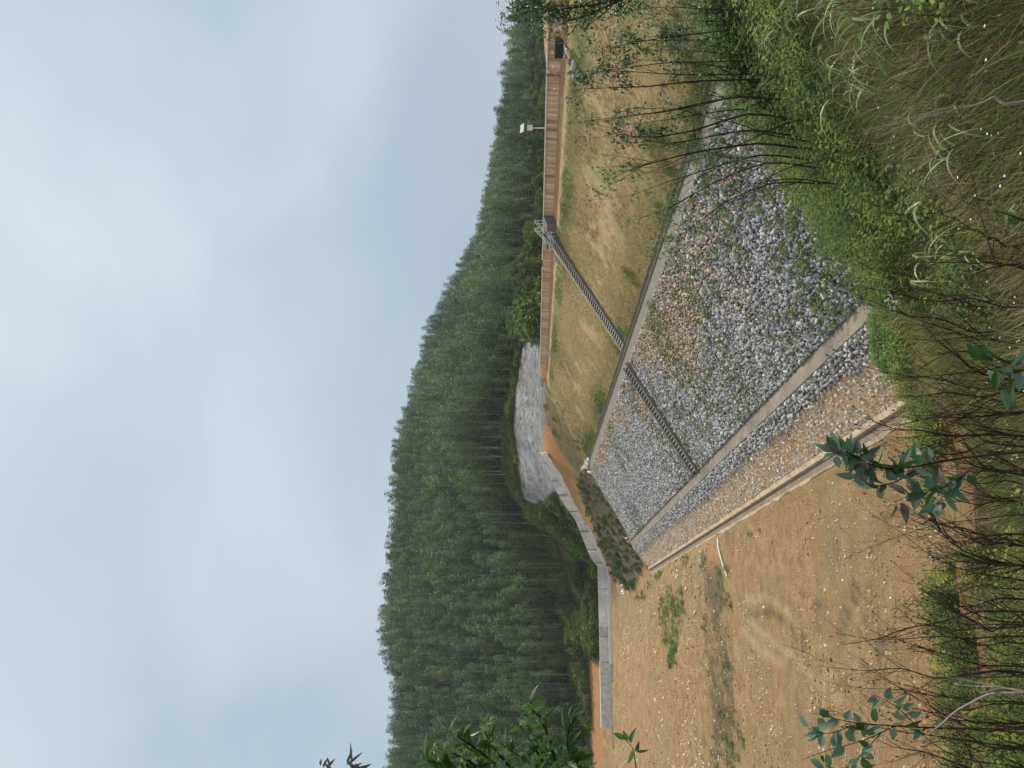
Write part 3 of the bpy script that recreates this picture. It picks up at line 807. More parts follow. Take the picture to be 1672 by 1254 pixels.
# rubble outfall in front of the wall
b = B(); b.box((0, 0, 0), (0, 0, 0)) if False else None
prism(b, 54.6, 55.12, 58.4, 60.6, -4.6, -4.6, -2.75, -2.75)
hole = b.build('culvert_mouth', conc('culvert_shade', (.02, .02, .02), (.04, .04, .035))); tag(hole, 'dark culvert mouth at the foot of the crest wall', 'culvert')  # solid block; near-black colour paints the shade inside the opening
SLD = simple('outfall_mortar', (.36, .35, .33), (.18, .17, .16), 3)
for i in range(9):
    o = obj('rubble_stone', rock_mesh('rubble_stone', SLD if i % 3 else PST, 60 + i, 2)); n0 = 53.9 - random.uniform(0, 2.4); t0 = 59.5 + random.uniform(-1.8, 1.6)
    o.location = nz(n0, t0, H(*xy_of(n0, t0)) + .15); s0 = random.uniform(.5, 1.1); o.scale = (s0, s0, s0); o.rotation_euler = (random.random(), random.random(), random.random() * 6)
    tag(o, 'grey rubble stone heaped below the dark culvert mouth', 'stone', 'rubble stones below the culvert')

# monitoring mast
zt = ctop(80); pm = P(890, 209, 56.3 / (CN * (627 - 209) / FPX + SN)); ms = empty('monitoring_mast', (pm[0], pm[1], -2.35)); tag(ms, 'white instrument mast with box and solar panel on the dam crest', 'mast')
WHT = simple('painted_white', (.80, .80, .76), (.66, .66, .62), 2, .5, .05)
b = B().tube([(0, 0, 0), (0, 0, 1.75)], .075, 10); b.build('pole', simple('cream_pole', (.72, .70, .58), (.60, .58, .46), 4, .5), ms)
b = B().box((-.30, -.26, 1.68), (.30, -.03, 2.26)); b.box((-.33, -.29, 2.263), (.33, 0, 2.30)); b.build('instrument_box', WHT, ms)
b = B().tube([(0, 0, 1.75), (0, 0, 3.0)], .03, 8); b.tube([(0, 0, 2.5), (.3, 0, 2.95)], .02, 6); b.build('upper_rod', simple('grey_rod', (.3, .3, .3)), ms)
b = B(); b.hexa([(-.5, -.35, 2.68), (.42, -.35, 2.62), (.42, .25, 3.02), (-.5, .25, 3.08), (-.5, -.38, 2.72), (.42, -.38, 2.66), (.42, .22, 3.06), (-.5, .22, 3.12)])
b.build('solar_panel', simple('panel_glass', (.62, .64, .68), (.5, .52, .58), 2, .2), ms)
b = B().tube([(0, 0, 3.0), (0, 0, 3.55)], .012, 5); b.build('antenna', simple('antenna_grey', (.45, .45, .45)), ms)

# toe drain: mortared channel
td = empty('toe_drain', nz(14.6, 100, -24.6)); tag(td, 'straight mortared stone drain along the foot of the dam', 'drain')
b = B(); b2 = B()
r = random.Random(2)
T0 = 45.0
for a in np.arange(T0, 157.6, 1.4):
    a1 = min(158.2, a + 1.4); w1, w2 = r.uniform(-.10, .10), r.uniform(-.14, .14)
    w3, w4 = r.uniform(-.10, .10), r.uniform(-.14, .14)
    if a > T0: w1, w2 = pw
    def quad(n0a, n0b, n1a, n1b, z0, z1): b.hexa([nz(n0a, a, -25.3), nz(n1a, a, -25.3), nz(n1b, a1, -25.3), nz(n0b, a1, -25.3), nz(n0a, a, z0), nz(n1a, a, z1), nz(n1b, a1, z1), nz(n0b, a1, z0)])
    quad(15.02, 15.02, 15.45 + w1, 15.45 + w3, -24.50, -24.40); quad(13.98 + w2, 13.98 + w4, 14.25, 14.25, -24.78, -24.68); pw = (w3, w4)
    prism(b2, 14.22, 15.02, a, a1, -25.3, -25.3, -24.83, -24.83)
kid(b.build('bank', MORT), td); kid(b2.build('channel_floor', conc('drain_mud', (.16, .12, .085), (.28, .21, .15), 1)), td)

# drain pipe from it
p0, p1 = P(1174, 862, 100), P(1181, 906, 100)
b = B(); z0 = H(p0[0], p0[1]); pts = []
for q in np.linspace(0, 1, 6):
    X_, Y_ = xy_of(13.5 - 5 * q, 100 - 2 * q); pts.append((X_, Y_, H(X_, Y_) + .12))
b.tube(pts, .14, 8); tag(b.build('drain_pipe', simple('pale_pipe', (.72, .68, .60), (.55, .5, .42), 3)), 'short pale pipe lying across the dirt from the toe drain', 'pipe')

# ------------------------------------------------------------------ spillway channel
near = NEAR
spw = empty('spillway_channel', tuple(P(956, 854, 188))); tag(spw, 'pale concrete spillway chute running down beside the wooded hill', 'spillway')
def wallrun(pts_, off0, off1, h0, h1, bm, drop=1.2):
    pts_ = [np.array(p) for p in pts_]
    for p, q in zip(pts_[:-1], pts_[1:]):
        def o(v, d): return (v[0] + NRM[0] * d, v[1] + NRM[1] * d)
        a = o(p, off0); bb = o(q, off0); c_ = o(q, off1); d_ = o(p, off1)
        bm.hexa([(*a, p[2] - drop), (*bb, q[2] - drop), (*c_, q[2] - drop), (*d_, p[2] - drop), (*a, p[2] + h0), (*bb, q[2] + h0), (*c_, q[2] + h1), (*d_, p[2] + h1)])
NRM = np.array([.12, .99])
npts = [P(*a) for a in near]
b = B(); wallrun(npts, 0, .38, .02, .02, b, 1.5); kid(b.build('near_kerb', conc('white_kerb', (.62, .60, .53), (.82, .80, .73), 1)), spw)
b = B(); wallrun(npts, .38, 1.6, -.7, -.6, b, 1.6); kid(b.build('channel_floor', CONC), spw)
mwl = M('chute_wall'); w1 = mwl.noise(.22, 5, .65, .5); w2 = mwl.noise(1.2, 5, .7, 0, (1, 1, .3))
cc = mwl.ramp(w1, [(.35, (.46, .45, .42)), (.5, (.64, .63, .59)), (.65, (.82, .81, .77))]); cc = mwl.mix(mwl.math('MULTIPLY', mwl.step(w2, .52, .7), .4), cc, (.24, .23, .21)); mwl.color(cc); mwl.bump(w2, .3, .05)
hs = [.3, 2.3, 2.4, 2.3, 2.6, 2.35, 2.3, 2.3]
def wallrun2(pts_, offs, hgt, th, bm, drop):
    for i in range(len(pts_) - 1):
        p, q = pts_[i], pts_[i + 1]; hp, hq = hgt[i], hgt[i + 1]
        def o(v, d): return (v[0] + NRM[0] * d, v[1] + NRM[1] * d)
        a = o(p, offs); bb = o(q, offs); c_ = o(q, offs + th); d_ = o(p, offs + th)
        bm.hexa([(*a, p[2] - drop), (*bb, q[2] - drop), (*c_, q[2] - drop), (*d_, p[2] - drop), (*a, p[2] + hp), (*bb, q[2] + hq), (*c_, q[2] + hq), (*d_, p[2] + hp)])
b = B(); wallrun2(npts, 1.6, hs, .5, b, 3); kid(b.build('back_wall', mwl.m), spw)
for i in range(len(npts) - 1):
    p, q = npts[i], npts[i + 1]; L_ = float(np.hypot(*(q[:2] - p[:2]))); m_ = max(1, int(L_ / 7))
    for k_ in range(m_):
        f0 = (k_ + .5) / m_; c0 = p + (q - p) * f0; hh_ = hs[i] + (hs[i + 1] - hs[i]) * f0
        kid(B().box((c0[0] - .07, c0[1] + 1.52, c0[2] - 1), (c0[0] + .07, c0[1] + 1.60, c0[2] + hh_ - .05)).build('joint', CONC), spw)
# the level part
npts2 = [P(995, 1086, 201), P(998, 1195, 199)]
an = empty('retaining_wall', tuple(npts2[0])); tag(an, 'mottled white stone retaining wall continuing from the spillway', 'wall')
b = B(); wallrun2(npts2, 1.5, [2.25, 2.35], .6, b, 3); kid(b.build('wall_face', ANNEX), an)
b = B(); wallrun2(npts2, 1.4, [2.38, 2.48], .8, b, -2.2); kid(b.build('coping', conc('white_coping', (.7, .69, .64), (.85, .84, .8), 1)), an)
b = B(); wallrun([P(995, 1086, 201), P(998, 1195, 199), P(1001, 1224, 198)], 0, .4, .05, .05, b, 1.2); kid(b.build('footing', CONC_L), an)

# rubble heaps and single big stones
def heap(px_, py_, z, n, spread, smax, lab, grp):
    c0 = P(px_, py_, z)
    for i in range(n):
        o = obj('white_stone', heap_m[i % 4]); X_ = c0[0] + random.gauss(0, spread); Y_ = c0[1] + random.gauss(0, spread * .8)
        s0 = random.uniform(.35, 1) * smax; o.scale = (s0, s0 * .8, s0 * .8); o.location = (X_, Y_, H(X_, Y_) + s0 * .2); o.rotation_euler = (random.random() * 3, random.random() * 3, random.random() * 6)
        tag(o, lab, 'stone', grp)
heap_m = [rock_mesh('white_stone', simple('chalky_stone', (.82, .79, .72), (.6, .55, .46), 3), 80 + i, 2) for i in range(4)]
heap(955, 757, 161, 16, .9, 1.3, 'white broken stone heaped at the far end of the berm', 'white stones at the berm end')
heap(1017, 968, 187, 12, .7, 1.3, 'white boulder on the dirt beside the spillway bend', 'white boulders by the spillway')
heap(1020, 885, 160, 5, .6, .9, 'pale stone at the lower far corner of the stone face', 'pale stones at the lower corner')
heap(1075, 1142, 140, 1, .1, 1.5, 'long white stone lying alone on the orange terrace', 'lone white stone')
heap(1078, 1147, 138, 1, .1, 1.0, 'smaller white stone beside the long one on the terrace', 'small white stone')
heap(1153, 1112, 112, 2, 1.0, .9, 'white stone by the dark hollow at the terrace edge', 'stones at the terrace edge')

# ------------------------------------------------------------------ wooded hill
BARK = simple('pale_bark', (.46, .40, .32), (.24, .20, .155), 1.5, .8, .2)
WL = leafmat('wood_leaves', (.028, .066, .032), (.175, .245, .09), .55, .28, 'tint', .25)
WL2 = leafmat('wood_tree_leaves', (.028, .066, .032), (.175, .245, .09), .55, .28, None, .25)
WS = leafmat('undergrowth_leaves', (.035, .055, .018), (.19, .25, .06), .6, .3, 'tint', .2)


def crown(seed, mat, h=16.0, base=4.6, rad=1.75, n=700, q=.50):
    r = random.Random(seed); b = B(); cl = []
    for i in range(26):
        f = (i + .5) / 26; z = base + (h - base) * f ** .85; rr = rad * (math.sqrt(max(0, 1 - (2 * f - .95) ** 2)) * .85 + .12)
        a = r.random() * 6.28; k_ = r.uniform(.15, 1) * (1 - .5 * (f > .85)); cl.append((math.cos(a) * rr * k_, math.sin(a) * rr * k_, z, r.uniform(.6, 1.05)))
    for i in range(n):
        c0 = cl[i % 26]; x = r.gauss(0, c0[3] * .62) + c0[0]; y = r.gauss(0, c0[3] * .62) + c0[1]; z = r.gauss(0, .62) + c0[2]
        z = min(z, h + .15 * r.random())
        nv = (Vector((x - c0[0] * .3, y - c0[1] * .3, 0)) * .55 + Vector((0, 0, .75 + .5 * (z - c0[2]))) + Vector((r.gauss(0, .38), r.gauss(0, .38), r.gauss(0, .38)))).normalized()
        d = nv.cross(Vector((r.gauss(0, 1), r.gauss(0, 1), r.gauss(0, 1)))).normalized(); s = d.cross(nv)
        L = q * r.uniform(.6, 1.3); w = L * r.uniform(.35, .6); c1 = Vector((x, y, z))
        k = len(b.V); b.V += [tuple(c1 - d * L * .5), tuple(c1 + s * w * .5), tuple(c1 + d * L * .5), tuple(c1 - s * w * .5)]; b.F.append((k, k + 1, k + 2, k + 3)); b.M.append(0)
    return b


def trunk(seed, h=17.0, m=0, b=None):
    r = random.Random(seed); b = b or B(); lx, ly = r.gauss(0, .25), r.gauss(0, .25)
    b.tube([(0, 0, -.6), (lx * .2, ly * .2, h * .3), (lx * .6, ly * .6, h * .65), (lx, ly, h * .96)], [.12, .10, .065, .02], 6, m)
    for i in range(6):
        z = h * r.uniform(.42, .85); a = r.random() * 6.28; L = r.uniform(.8, 1.7); f = z / h
        b.tube([(lx * f, ly * f, z), (lx * f + math.cos(a) * L, ly * f + math.sin(a) * L, z + L * .9)], [.04, .012], 4, m)
    return b


NT = 5
crown_me = [crown(i, WL2).me('crown', [WL2]) for i in range(NT)]
trunk_me = [trunk(i).me('trunk', [BARK]) for i in range(NT)]
tree_src = []
for i in range(NT):
    b = crown(50 + i, WL, n=560, q=.60); b.M = [0] * len(b.F); trunk(50 + i, 17, 1, b); tree_src.append(b.me('tree_source', [WL, BARK]))
TSRC = protos('tree_source', tree_src)
# jittered grid of planting positions
sp_ = 3.25
ax, ay = np.meshgrid(np.arange(-330, 330, sp_), np.arange(195, 520, sp_)); ax = ax.ravel() + rng.uniform(-1.2, 1.2, ax.size); ay = ay.ravel() + rng.uniform(-1.2, 1.2, ay.size)
az = land(ax, ay); tpx, tpy = pix(ax, ay, az)
bz = np.interp(np.clip(tpy, -200, 1500), fb_y, fb_z)
rzi = np.interp(np.clip(tpy, -90, 1400), [p[1] for p in sky_pts], rz)
k = (ay > bz + 3 + 5 * vnoise(ax, ay, 14, 21)) & (ay < rzi + 14) & (tpy > -140) & (tpy < 1400)
ok_h = True; gap = vnoise(ax, ay, 22, 31) + .5 * vnoise(ax, ay, 8, 32)
k &= ~((gap > .42) & (ay < bz + 40))
k &= ~inpoly(tpx, tpy, POLY['grey'])
ax, ay, az, tpx, tpy = ax[k], ay[k], az[k], tpx[k], tpy[k]
o_ = np.argsort(ay - np.interp(np.clip(tpy[:], -200, 1500), fb_y, fb_z) * .75); ax, ay, az, tpy, tpx = ax[o_], ay[o_], az[o_], tpy[o_], tpx[o_]
inview = (tpy > -10) & (tpy < 1264)
first = np.where(inview)[0][:300]
fs = set(first.tolist())
ts = rng.choice([.62, .85, 1.0, 1.0, 1.0], len(ax)) * rng.uniform(.85, 1.15, len(ax)) * (1 + .25 * vnoise(ax, ay, 24, 12) + .2 * vnoise(ax, ay, 7, 13)); ts *= np.interp(np.clip(tpy, 0, 1254), [0, 300, 500, 1254], [.8, .85, .95, .95])
trees_root = []
for c_ in first:
    v = int(c_) % NT
    y_ = tpy[c_]
    lab, grp = (('slender pale-trunked tree at the foot of the wood above the spillway channel', 'trees above the spillway') if y_ > 900 else
                ('tall slender tree in the wood above the grey sprayed slope', 'trees above the grey slope') if y_ > 530 else
                ('dark green tree of the wood rising behind the dam crest', 'trees behind the crest'))
    e_ = empty('plantation_tree', (ax[c_], ay[c_], az[c_]), random.random() * 6.28); e_.scale = (ts[c_],) * 3; tag(e_, lab, 'tree', grp)
    obj('trunk', trunk_me[v], e_); obj('crown', crown_me[v], e_)
rest = np.array([i for i in range(len(ax)) if i not in fs])
scatter('wood', TSRC, NT, np.c_[ax[rest], ay[rest], az[rest]], rz_rot(len(rest), .03), ts[rest], np.clip(rng.random(len(rest)) * .8 + .5 * vnoise(ax[rest], ay[rest], 30, 40) + .1, 0, 1), 'dense dark green wood covering the far hill')
yy = rng.uniform(-60, 1320, 1700); Y = np.interp(yy, fb_y, fb_z) + 1 + 26 * rng.random(1700); X = (627 - yy) / FPX * Y; Z = land(X, Y); a, b_ = pix(X, Y, Z)
k = ~inpoly(a, b_, POLY['grey']) & (vnoise(X, Y, 9, 58) > -.15); X, Y, Z = X[k], Y[k], Z[k]
scatter('young_trees', TSRC, NT, np.c_[X, Y, Z - 1.2], rz_rot(len(X), .06), np.c_[s1_ := rng.uniform(.35, .75, len(X)), s1_, s1_ * rng.uniform(.6, .85, len(X))], np.clip(.45 + .8 * vnoise(X, Y, 8, 59) + rng.normal(0, .15, len(X)), 0, 1), 'young leafy trees filling the edge of the wood')

# shrubs: undergrowth, scrub, gully
def shrub(seed, mat, n=230, hgt=1.6, rad=1.1, q=.34, r_=None):
    r = random.Random(seed); b = B()
    for i in range(n):
        a = r.random() * 6.28; f = r.random() ** .6; z = hgt * r.random() ** .8; rr = rad * f * math.sqrt(max(.05, 1 - (z / hgt) ** 2 * .8)) * (1 + .3 * math.sin(a * 3 + seed))
        d = Vector((math.cos(a) + r.gauss(0, .5), math.sin(a) + r.gauss(0, .5), r.gauss(.4, .6))).normalized(); s = d.cross(Vector((r.gauss(0, 1), r.gauss(0, 1), r.gauss(0, 1)))).normalized()
        L = q * r.uniform(.6, 1.3); w = L * r.uniform(.3, .6); c1 = Vector((math.cos(a) * rr, math.sin(a) * rr, z))
        k = len(b.V); b.V += [tuple(c1 - d * L * .5), tuple(c1 + s * w * .5), tuple(c1 + d * L * .5), tuple(c1 - s * w * .5)]; b.F.append((k, k + 1, k + 2, k + 3)); b.M.append(0)
    return b.me('shrub_source', [mat])
SH = protos('shrub_source', [shrub(i, WS) for i in range(4)])
def in_px(poly, n, xr, yr):
    X = rng.uniform(*xr, n); Y = rng.uniform(*yr, n); Z = land(X, Y); a, b_ = pix(X, Y, Z); k = inpoly(a, b_, poly); return X[k], Y[k], Z[k]
# belt along the foot of the wood
yy = rng.uniform(-60, 1320, 30000); a0 = (627 - yy) / FPX; bz = np.interp(yy, fb_y, fb_z); Y = bz - 8 + 52 * rng.random(30000) ** 1.5; X = a0 * Y; Z = land(X, Y); a, b_ = pix(X, Y, Z)
k = (a < 984) & ~inpoly(a, b_, POLY['grey']) & ~((b_ > 1070) & (Y < 214)) & ((Y - np.interp(-X, SPX, SPY) > 2.6) | (X > -14)) & (vnoise(X, Y, 12, 51) + .4 * vnoise(X, Y, 4, 52) > -.36) & ((b_ > 370) | (rng.random(30000) < .45))
X, Y, Z, bz, b_ = X[k], Y[k], Z[k], bz[k], b_[k]
s_ = rng.uniform(.6, 1.8, len(X)) * np.where((b_ < 545) & (b_ > 370), 1.7, 1.0)
scatter('undergrowth', SH, 4, np.c_[X, Y, Z - .1], rz_rot(len(X)), s_ * (1 + 1.1 * vnoise(X, Y, 6, 54)) * np.where((b_ > 535) & (b_ < 835), .55, 1), np.clip(.30 + 1.1 * vnoise(X, Y, 11, 53) + .7 * vnoise(X, Y, 4, 55) + rng.normal(0, .22, len(X)) + .35 * (Y < bz + 6) - .5 * (b_ < 370), 0, 1), 'thick green undergrowth at the foot of the wood')
X, Y, Z = in_px(POLY['scrub'], 9000, (-75, 0), (145, 215)); n_, t_ = nt_of(X, Y); k = (t_ > 157.8) & (rng.random(len(X)) < .30); X, Y, Z = X[k], Y[k], Z[k]
scatter('scrub', SH, 4, np.c_[X, Y, Z - .1], rz_rot(len(X)), rng.uniform(.2, .65, len(X)), rng.random(len(X)) * .45, 'dark scrub between the stone face and the spillway')
SHG = protos('weed_source', [shrub(10 + i, leafmat('weed_leaves%d' % i, (.06, .10, .02), (.17, .24, .05), .6, .3, 'tint', .2), 150, .7, .6, .16) for i in range(3)])
X, Y, Z = in_px(POLY['scrub2'], 9000, (-60, -5), (170, 215)); k = (Y - np.interp(-X, SPX, SPY) > 2.4) & (rng.random(len(X)) < .6); X, Y, Z = X[k], Y[k], Z[k]
scatter('scrub_behind_chute', SH, 4, np.c_[X, Y, Z - .1], rz_rot(len(X)), rng.uniform(.3, 1.1, len(X)), rng.random(len(X)) * .8, 'scrub growing between the spillway wall and the wood')
Xs, Ys, Zs, ts_ = [], [], [], []
for nm, N_, tn, kp in (('green1', 9000, .75, 1), ('green2', 8000, .55, .6), ('green3', 5000, .5, .6), ('green4', 6000, .7, .6), ('green5', 4000, .6, .6), ('green6', 4000, .7, .8), ('gully', 6000, .2, .4), ('tri', 5000, .25, .4)):
    X, Y, Z = in_px(POLY[nm], N_, (-75, 25), (60, 205)); k = (rng.random(len(X)) < kp) & (vnoise(X, Y, 2.6, 61) > -.22); Xs.append(X[k]); Ys.append(Y[k]); Zs.append(Z[k]); ts_.append(np.clip(rng.normal(tn, .18, k.sum()), 0, 1))
X, Y, Z, tt = map(np.concatenate, (Xs, Ys, Zs, ts_))
scatter('weeds_on_dirt', SHG, 3, np.c_[X, Y, Z - .05], rz_rot(len(X)), rng.uniform(.35, 1.1, len(X)) * (1 + 1.2 * vnoise(X, Y, 3, 63)), np.clip(tt + .7 * vnoise(X, Y, 2.2, 64), 0, 1), 'low green weeds in patches on the orange dirt')
# weeds between the stones and tufts on the grass face
n_, t_, X, Y = dam_points(20.9, 34.8, 44, 156, .8); k = only_dam(X, Y) & (vnoise(X, Y, 7, 71) + .6 * vnoise(X, Y, 2, 72) + .25 * smooth(70, 50, t_) > .21); X, Y, t_ = X[k], Y[k], t_[k]
scatter('weeds_in_stones', SHG, 3, np.c_[X, Y, land(X, Y) + .08], rz_rot(len(X)), rng.uniform(.25, .65, len(X)) , np.clip(rng.normal(.5, .25, len(X)), 0, 1), 'small weeds growing between the grey stones')


n_, t_, X, Y = dam_points(33.5, 42.5, 38, 78, .75); k = only_dam(X, Y) & (vnoise(X, Y, 4, 74) + .5 * vnoise(X, Y, 1.5, 75) + .4 * smooth(70, 45, t_) - .35 * ((n_ > 34.8) & (n_ < 37)) > .28); X, Y = X[k], Y[k]
scatter('weeds_by_berm', SHG, 3, np.c_[X, Y, land(X, Y)], rz_rot(len(X)), rng.uniform(.4, 1.0, len(X)), np.clip(rng.normal(.45, .25, len(X)), 0, 1), 'weeds creeping over the berm near the hillside')
n_, t_, X, Y = dam_points(20.9, 34.8, 42, 60, 1.3); k = only_dam(X, Y) & (vnoise(X, Y, 3, 76) + .3 * smooth(56, 43, t_) > .36); X, Y = X[k], Y[k]
scatter('weeds_at_near_end', SHG, 3, np.c_[X, Y, land(X, Y) + .05], rz_rot(len(X)), rng.uniform(.5, 1.2, len(X)), np.clip(rng.normal(.8, .2, len(X)), 0, 1), 'bright weeds on the stones next to the near hillside')


def tuft(seed, mat, n, hgt, w, spread, bend=(.3, 1.1), lean=.35):
    random.seed(seed); b = B()
    for i in range(n):
        a = random.random() * 6.28; rr = spread * random.random() ** .7
        d = (math.cos(a) * lean * random.random() * 1.6, math.sin(a) * lean * random.random() * 1.6, 1)
        b.blade((math.cos(a) * rr, math.sin(a) * rr, -.02), d, hgt * random.uniform(.45, 1.15), w * random.uniform(.6, 1.3), random.uniform(*bend), 0, 5)
    return b
def grassmat(name, c1, c2, tr=.3): return leafmat(name, c1, c2, .6, tr, 'tint', .2)
GG = grassmat('green_grass', (.055, .085, .018), (.22, .27, .065))
GD = grassmat('straw_grass', (.22, .16, .075), (.54, .41, .21), .15)
GB = grassmat('dead_brown_grass', (.045, .028, .015), (.17, .11, .06), .1)
SFG = protos('face_tuft_source', [tuft(i, GD, 34, .38, .03, .32).me('face_tuft', [GD]) for i in range(3)] + [tuft(9, GG, 34, .45, .03, .3).me('face_tuft', [GG])])
n_, t_, X, Y = dam_points(37.7, 53.0, 40, 156.5, .42); k = only_dam(X, Y) & ~((t_ > 92.2) & (t_ < 95.4)) & (vnoise(X, Y, 4.5, 84) + .6 * vnoise(X, Y, 1.4, 85) + .3 * rng.random(len(X)) > -.12); n_, t_, X, Y = n_[k], t_[k], X[k], Y[k]
gsel = (vnoise(X, Y, 9, 81) + .5 * vnoise(X, Y, 3, 82) + .35 * smooth(42, 38, n_) + .5 * smooth(50, 51.5, n_)) > .22 + .45 * rng.random(len(X))
scatter('dam_face_grass', SFG, 4, np.c_[X, Y, land(X, Y)], rz_rot(len(X)), rng.uniform(.4, .9, len(X)) * (1 + .5 * smooth(41, 38, n_)), np.clip(.6 + vnoise(X, Y, 6, 83) + rng.normal(0, .15, len(X)), 0, 1),
        'short dry yellow grass on the upper dam face', np.where(gsel, 3, rng.integers(0, 3, len(X))))

# ------------------------------------------------------------------ our own hillside
def view_points(n, y0, y1, z0, z1, pw=1.0):
    """points on the hillside in front of the camera, thinner with distance"""
    yy = rng.uniform(y0, y1, n); Y = np.exp(rng.uniform(np.log(z0), np.log(z1), n)); X = (627 - yy) / FPX * Y; Z = land(X, Y)
    k = hill_h(X, Y) > Z - .03; return X[k], Y[k], Z[k]
def beside(n, z1=14):
    yy = np.where(rng.random(n) < .62, rng.uniform(-900, -40, n), rng.uniform(1290, 1900, n)); Y = np.exp(rng.uniform(np.log(1.6), np.log(z1), n)); X = (627 - yy) / FPX * Y; Z = land(X, Y)
    k = hill_h(X, Y) > Z - .03; return X[k], Y[k], Z[k]
def plus(a, b): return [np.concatenate(p) for p in zip(a, b)]
def green_bias(X, Y):
    q = X / Y; return smooth(-.1, .3, q)

T_G = [tuft(100 + i, GG, 46, .62, .011, .22, (.3, 1.6), .55).me('grass_tuft', [GG]) for i in range(4)]
T_D = [tuft(110 + i, GD, 40, .60, .008, .22, (.2, 1.2), .5).me('grass_tuft', [GD]) for i in range(4)]
T_B = [tuft(120 + i, GB, 60, .50, .008, .25, (.2, 1.8), .8).me('grass_tuft', [GB]) for i in range(4)]
TF = protos('hill_tuft_source', T_G + T_D + T_B)
X, Y, Z = plus(view_points(17000, -60, 1310, 2.2, 62), beside(11000, 30))
q = X / Y; f = green_bias(X, Y)
keep = (Y < 20) | (rng.random(len(X)) < .8)
bare = (q < -.02) & (vnoise(X, Y, 2.2, 91) + .5 * vnoise(X, Y, .8, 94) + .55 * smooth(7, 17, Y) * smooth(-.02, -.12, q) - .62 * (Y < 14) > -.12)       # dirt shows through lower left
keep &= ~bare & ~((q >= -.02) & (q < .13) & (Y > 20) & (vnoise(X, Y, 2.5, 191) + .3 * rng.random(len(X)) > .0))
X, Y, Z, f, q = X[keep], Y[keep], Z[keep], f[keep], q[keep]
mix_ = vnoise(X, Y, 1.6, 92) + .5 * vnoise(X, Y, .5, 93) + rng.normal(0, .25, len(X))
pg = .50 + .16 * f
u = rng.random(len(X)) + mix_ * .5
kind = np.where(u < pg, 0, np.where(u < pg + .20, 1, 2))
idx = kind * 4 + rng.integers(0, 4, len(X))
scatter('hillside_grass', TF, 12, np.c_[X, Y, Z], rz_rot(len(X), .42), rng.uniform(.35, 1.05, len(X)) * np.clip(.6 + Y / 30, .6, 1.5), np.clip(.45 + mix_ * .9 + rng.normal(0, .2, len(X)), 0, 1),
        'tangled green and dead brown grass on the near hillside', idx)


# leafy weeds
def weed(seed, mat, stemmat, nst=7, hgt=.55, L=.055, wd=.5, nleaf=16, spread=.16):
    random.seed(seed); b = B()
    for s in range(nst):
        a = random.random() * 6.28; lean = random.uniform(.05, .5); p = Vector((math.cos(a) * spread * random.random(), math.sin(a) * spread * random.random(), 0)); h = hgt * random.uniform(.5, 1.1)
        pts = [p + Vector((math.cos(a) * lean * h * q * q, math.sin(a) * lean * h * q * q, h * q)) for q in (0, .35, .7, 1)]
        b.tube(pts, [.004, .003, .0025, .001], 3, 1)
        for i in range(nleaf):
            q = .15 + .85 * i / nleaf; c0 = p + Vector((math.cos(a) * lean * h * q * q, math.sin(a) * lean * h * q * q, h * q)); g = i * 2.4 + random.random()
            b.leaf(c0, (math.cos(g), math.sin(g), random.uniform(0, .7)), (0, 0, 1), L * random.uniform(.6, 1.25), L * wd * random.uniform(.7, 1.2), .2, .3, 3, 0)
    return b.me('weed', [mat, stemmat])
STM = simple('green_stem', (.12, .12, .05), (.07, .06, .03), 20)
WK1 = grassmat('bright_weed_leaf', (.075, .12, .018), (.27, .32, .05)); WK2 = grassmat('deep_weed_leaf', (.035, .07, .016), (.115, .175, .035)); WK3 = grassmat('yellowing_leaf', (.14, .12, .03), (.34, .27, .09))
WD = protos('leafy_weed_source', [weed(200, WK1, STM), weed(201, WK1, STM, 6, .45, .07, .45, 12), weed(202, WK2, STM, 8, .6, .06, .55), weed(203, WK2, STM, 8, .5, .075, .45), weed(204, WK3, STM, 5, .5, .05, .4, 10)])
X, Y, Z = plus(view_points(21000, -60, 1310, 2.2, 60), beside(6000, 30))
q = X / Y; m_ = vnoise(X, Y, 2.2, 95) + .6 * vnoise(X, Y, .8, 96)
thick = (q > .10) & (Y > 9)
keep = (m_ > np.where(thick, -.14, np.where(q > .12, -.02, .08))) & ~((q < 0) & (m_ < np.where(Y > 10, .34, .20))) & ~((q >= 0) & (q < .17) & (Y > 16) & (m_ < .26))
X, Y, Z, q, m_ = X[keep], Y[keep], Z[keep], q[keep], m_[keep]
u = rng.random(len(X)) + .5 * vnoise(X, Y, 4, 97)
idx = np.where(u < .42, rng.integers(0, 2, len(X)), np.where(u < .92, rng.integers(2, 4, len(X)), 4))
scatter('leafy_weeds', WD, 5, np.c_[X, Y, Z], rz_rot(len(X), .2), rng.uniform(.45, 1.2, len(X)) * np.clip(.6 + Y / 16, .6, 2.4), rng.random(len(X)), 'low leafy green weeds mixed into the hillside grass', idx)
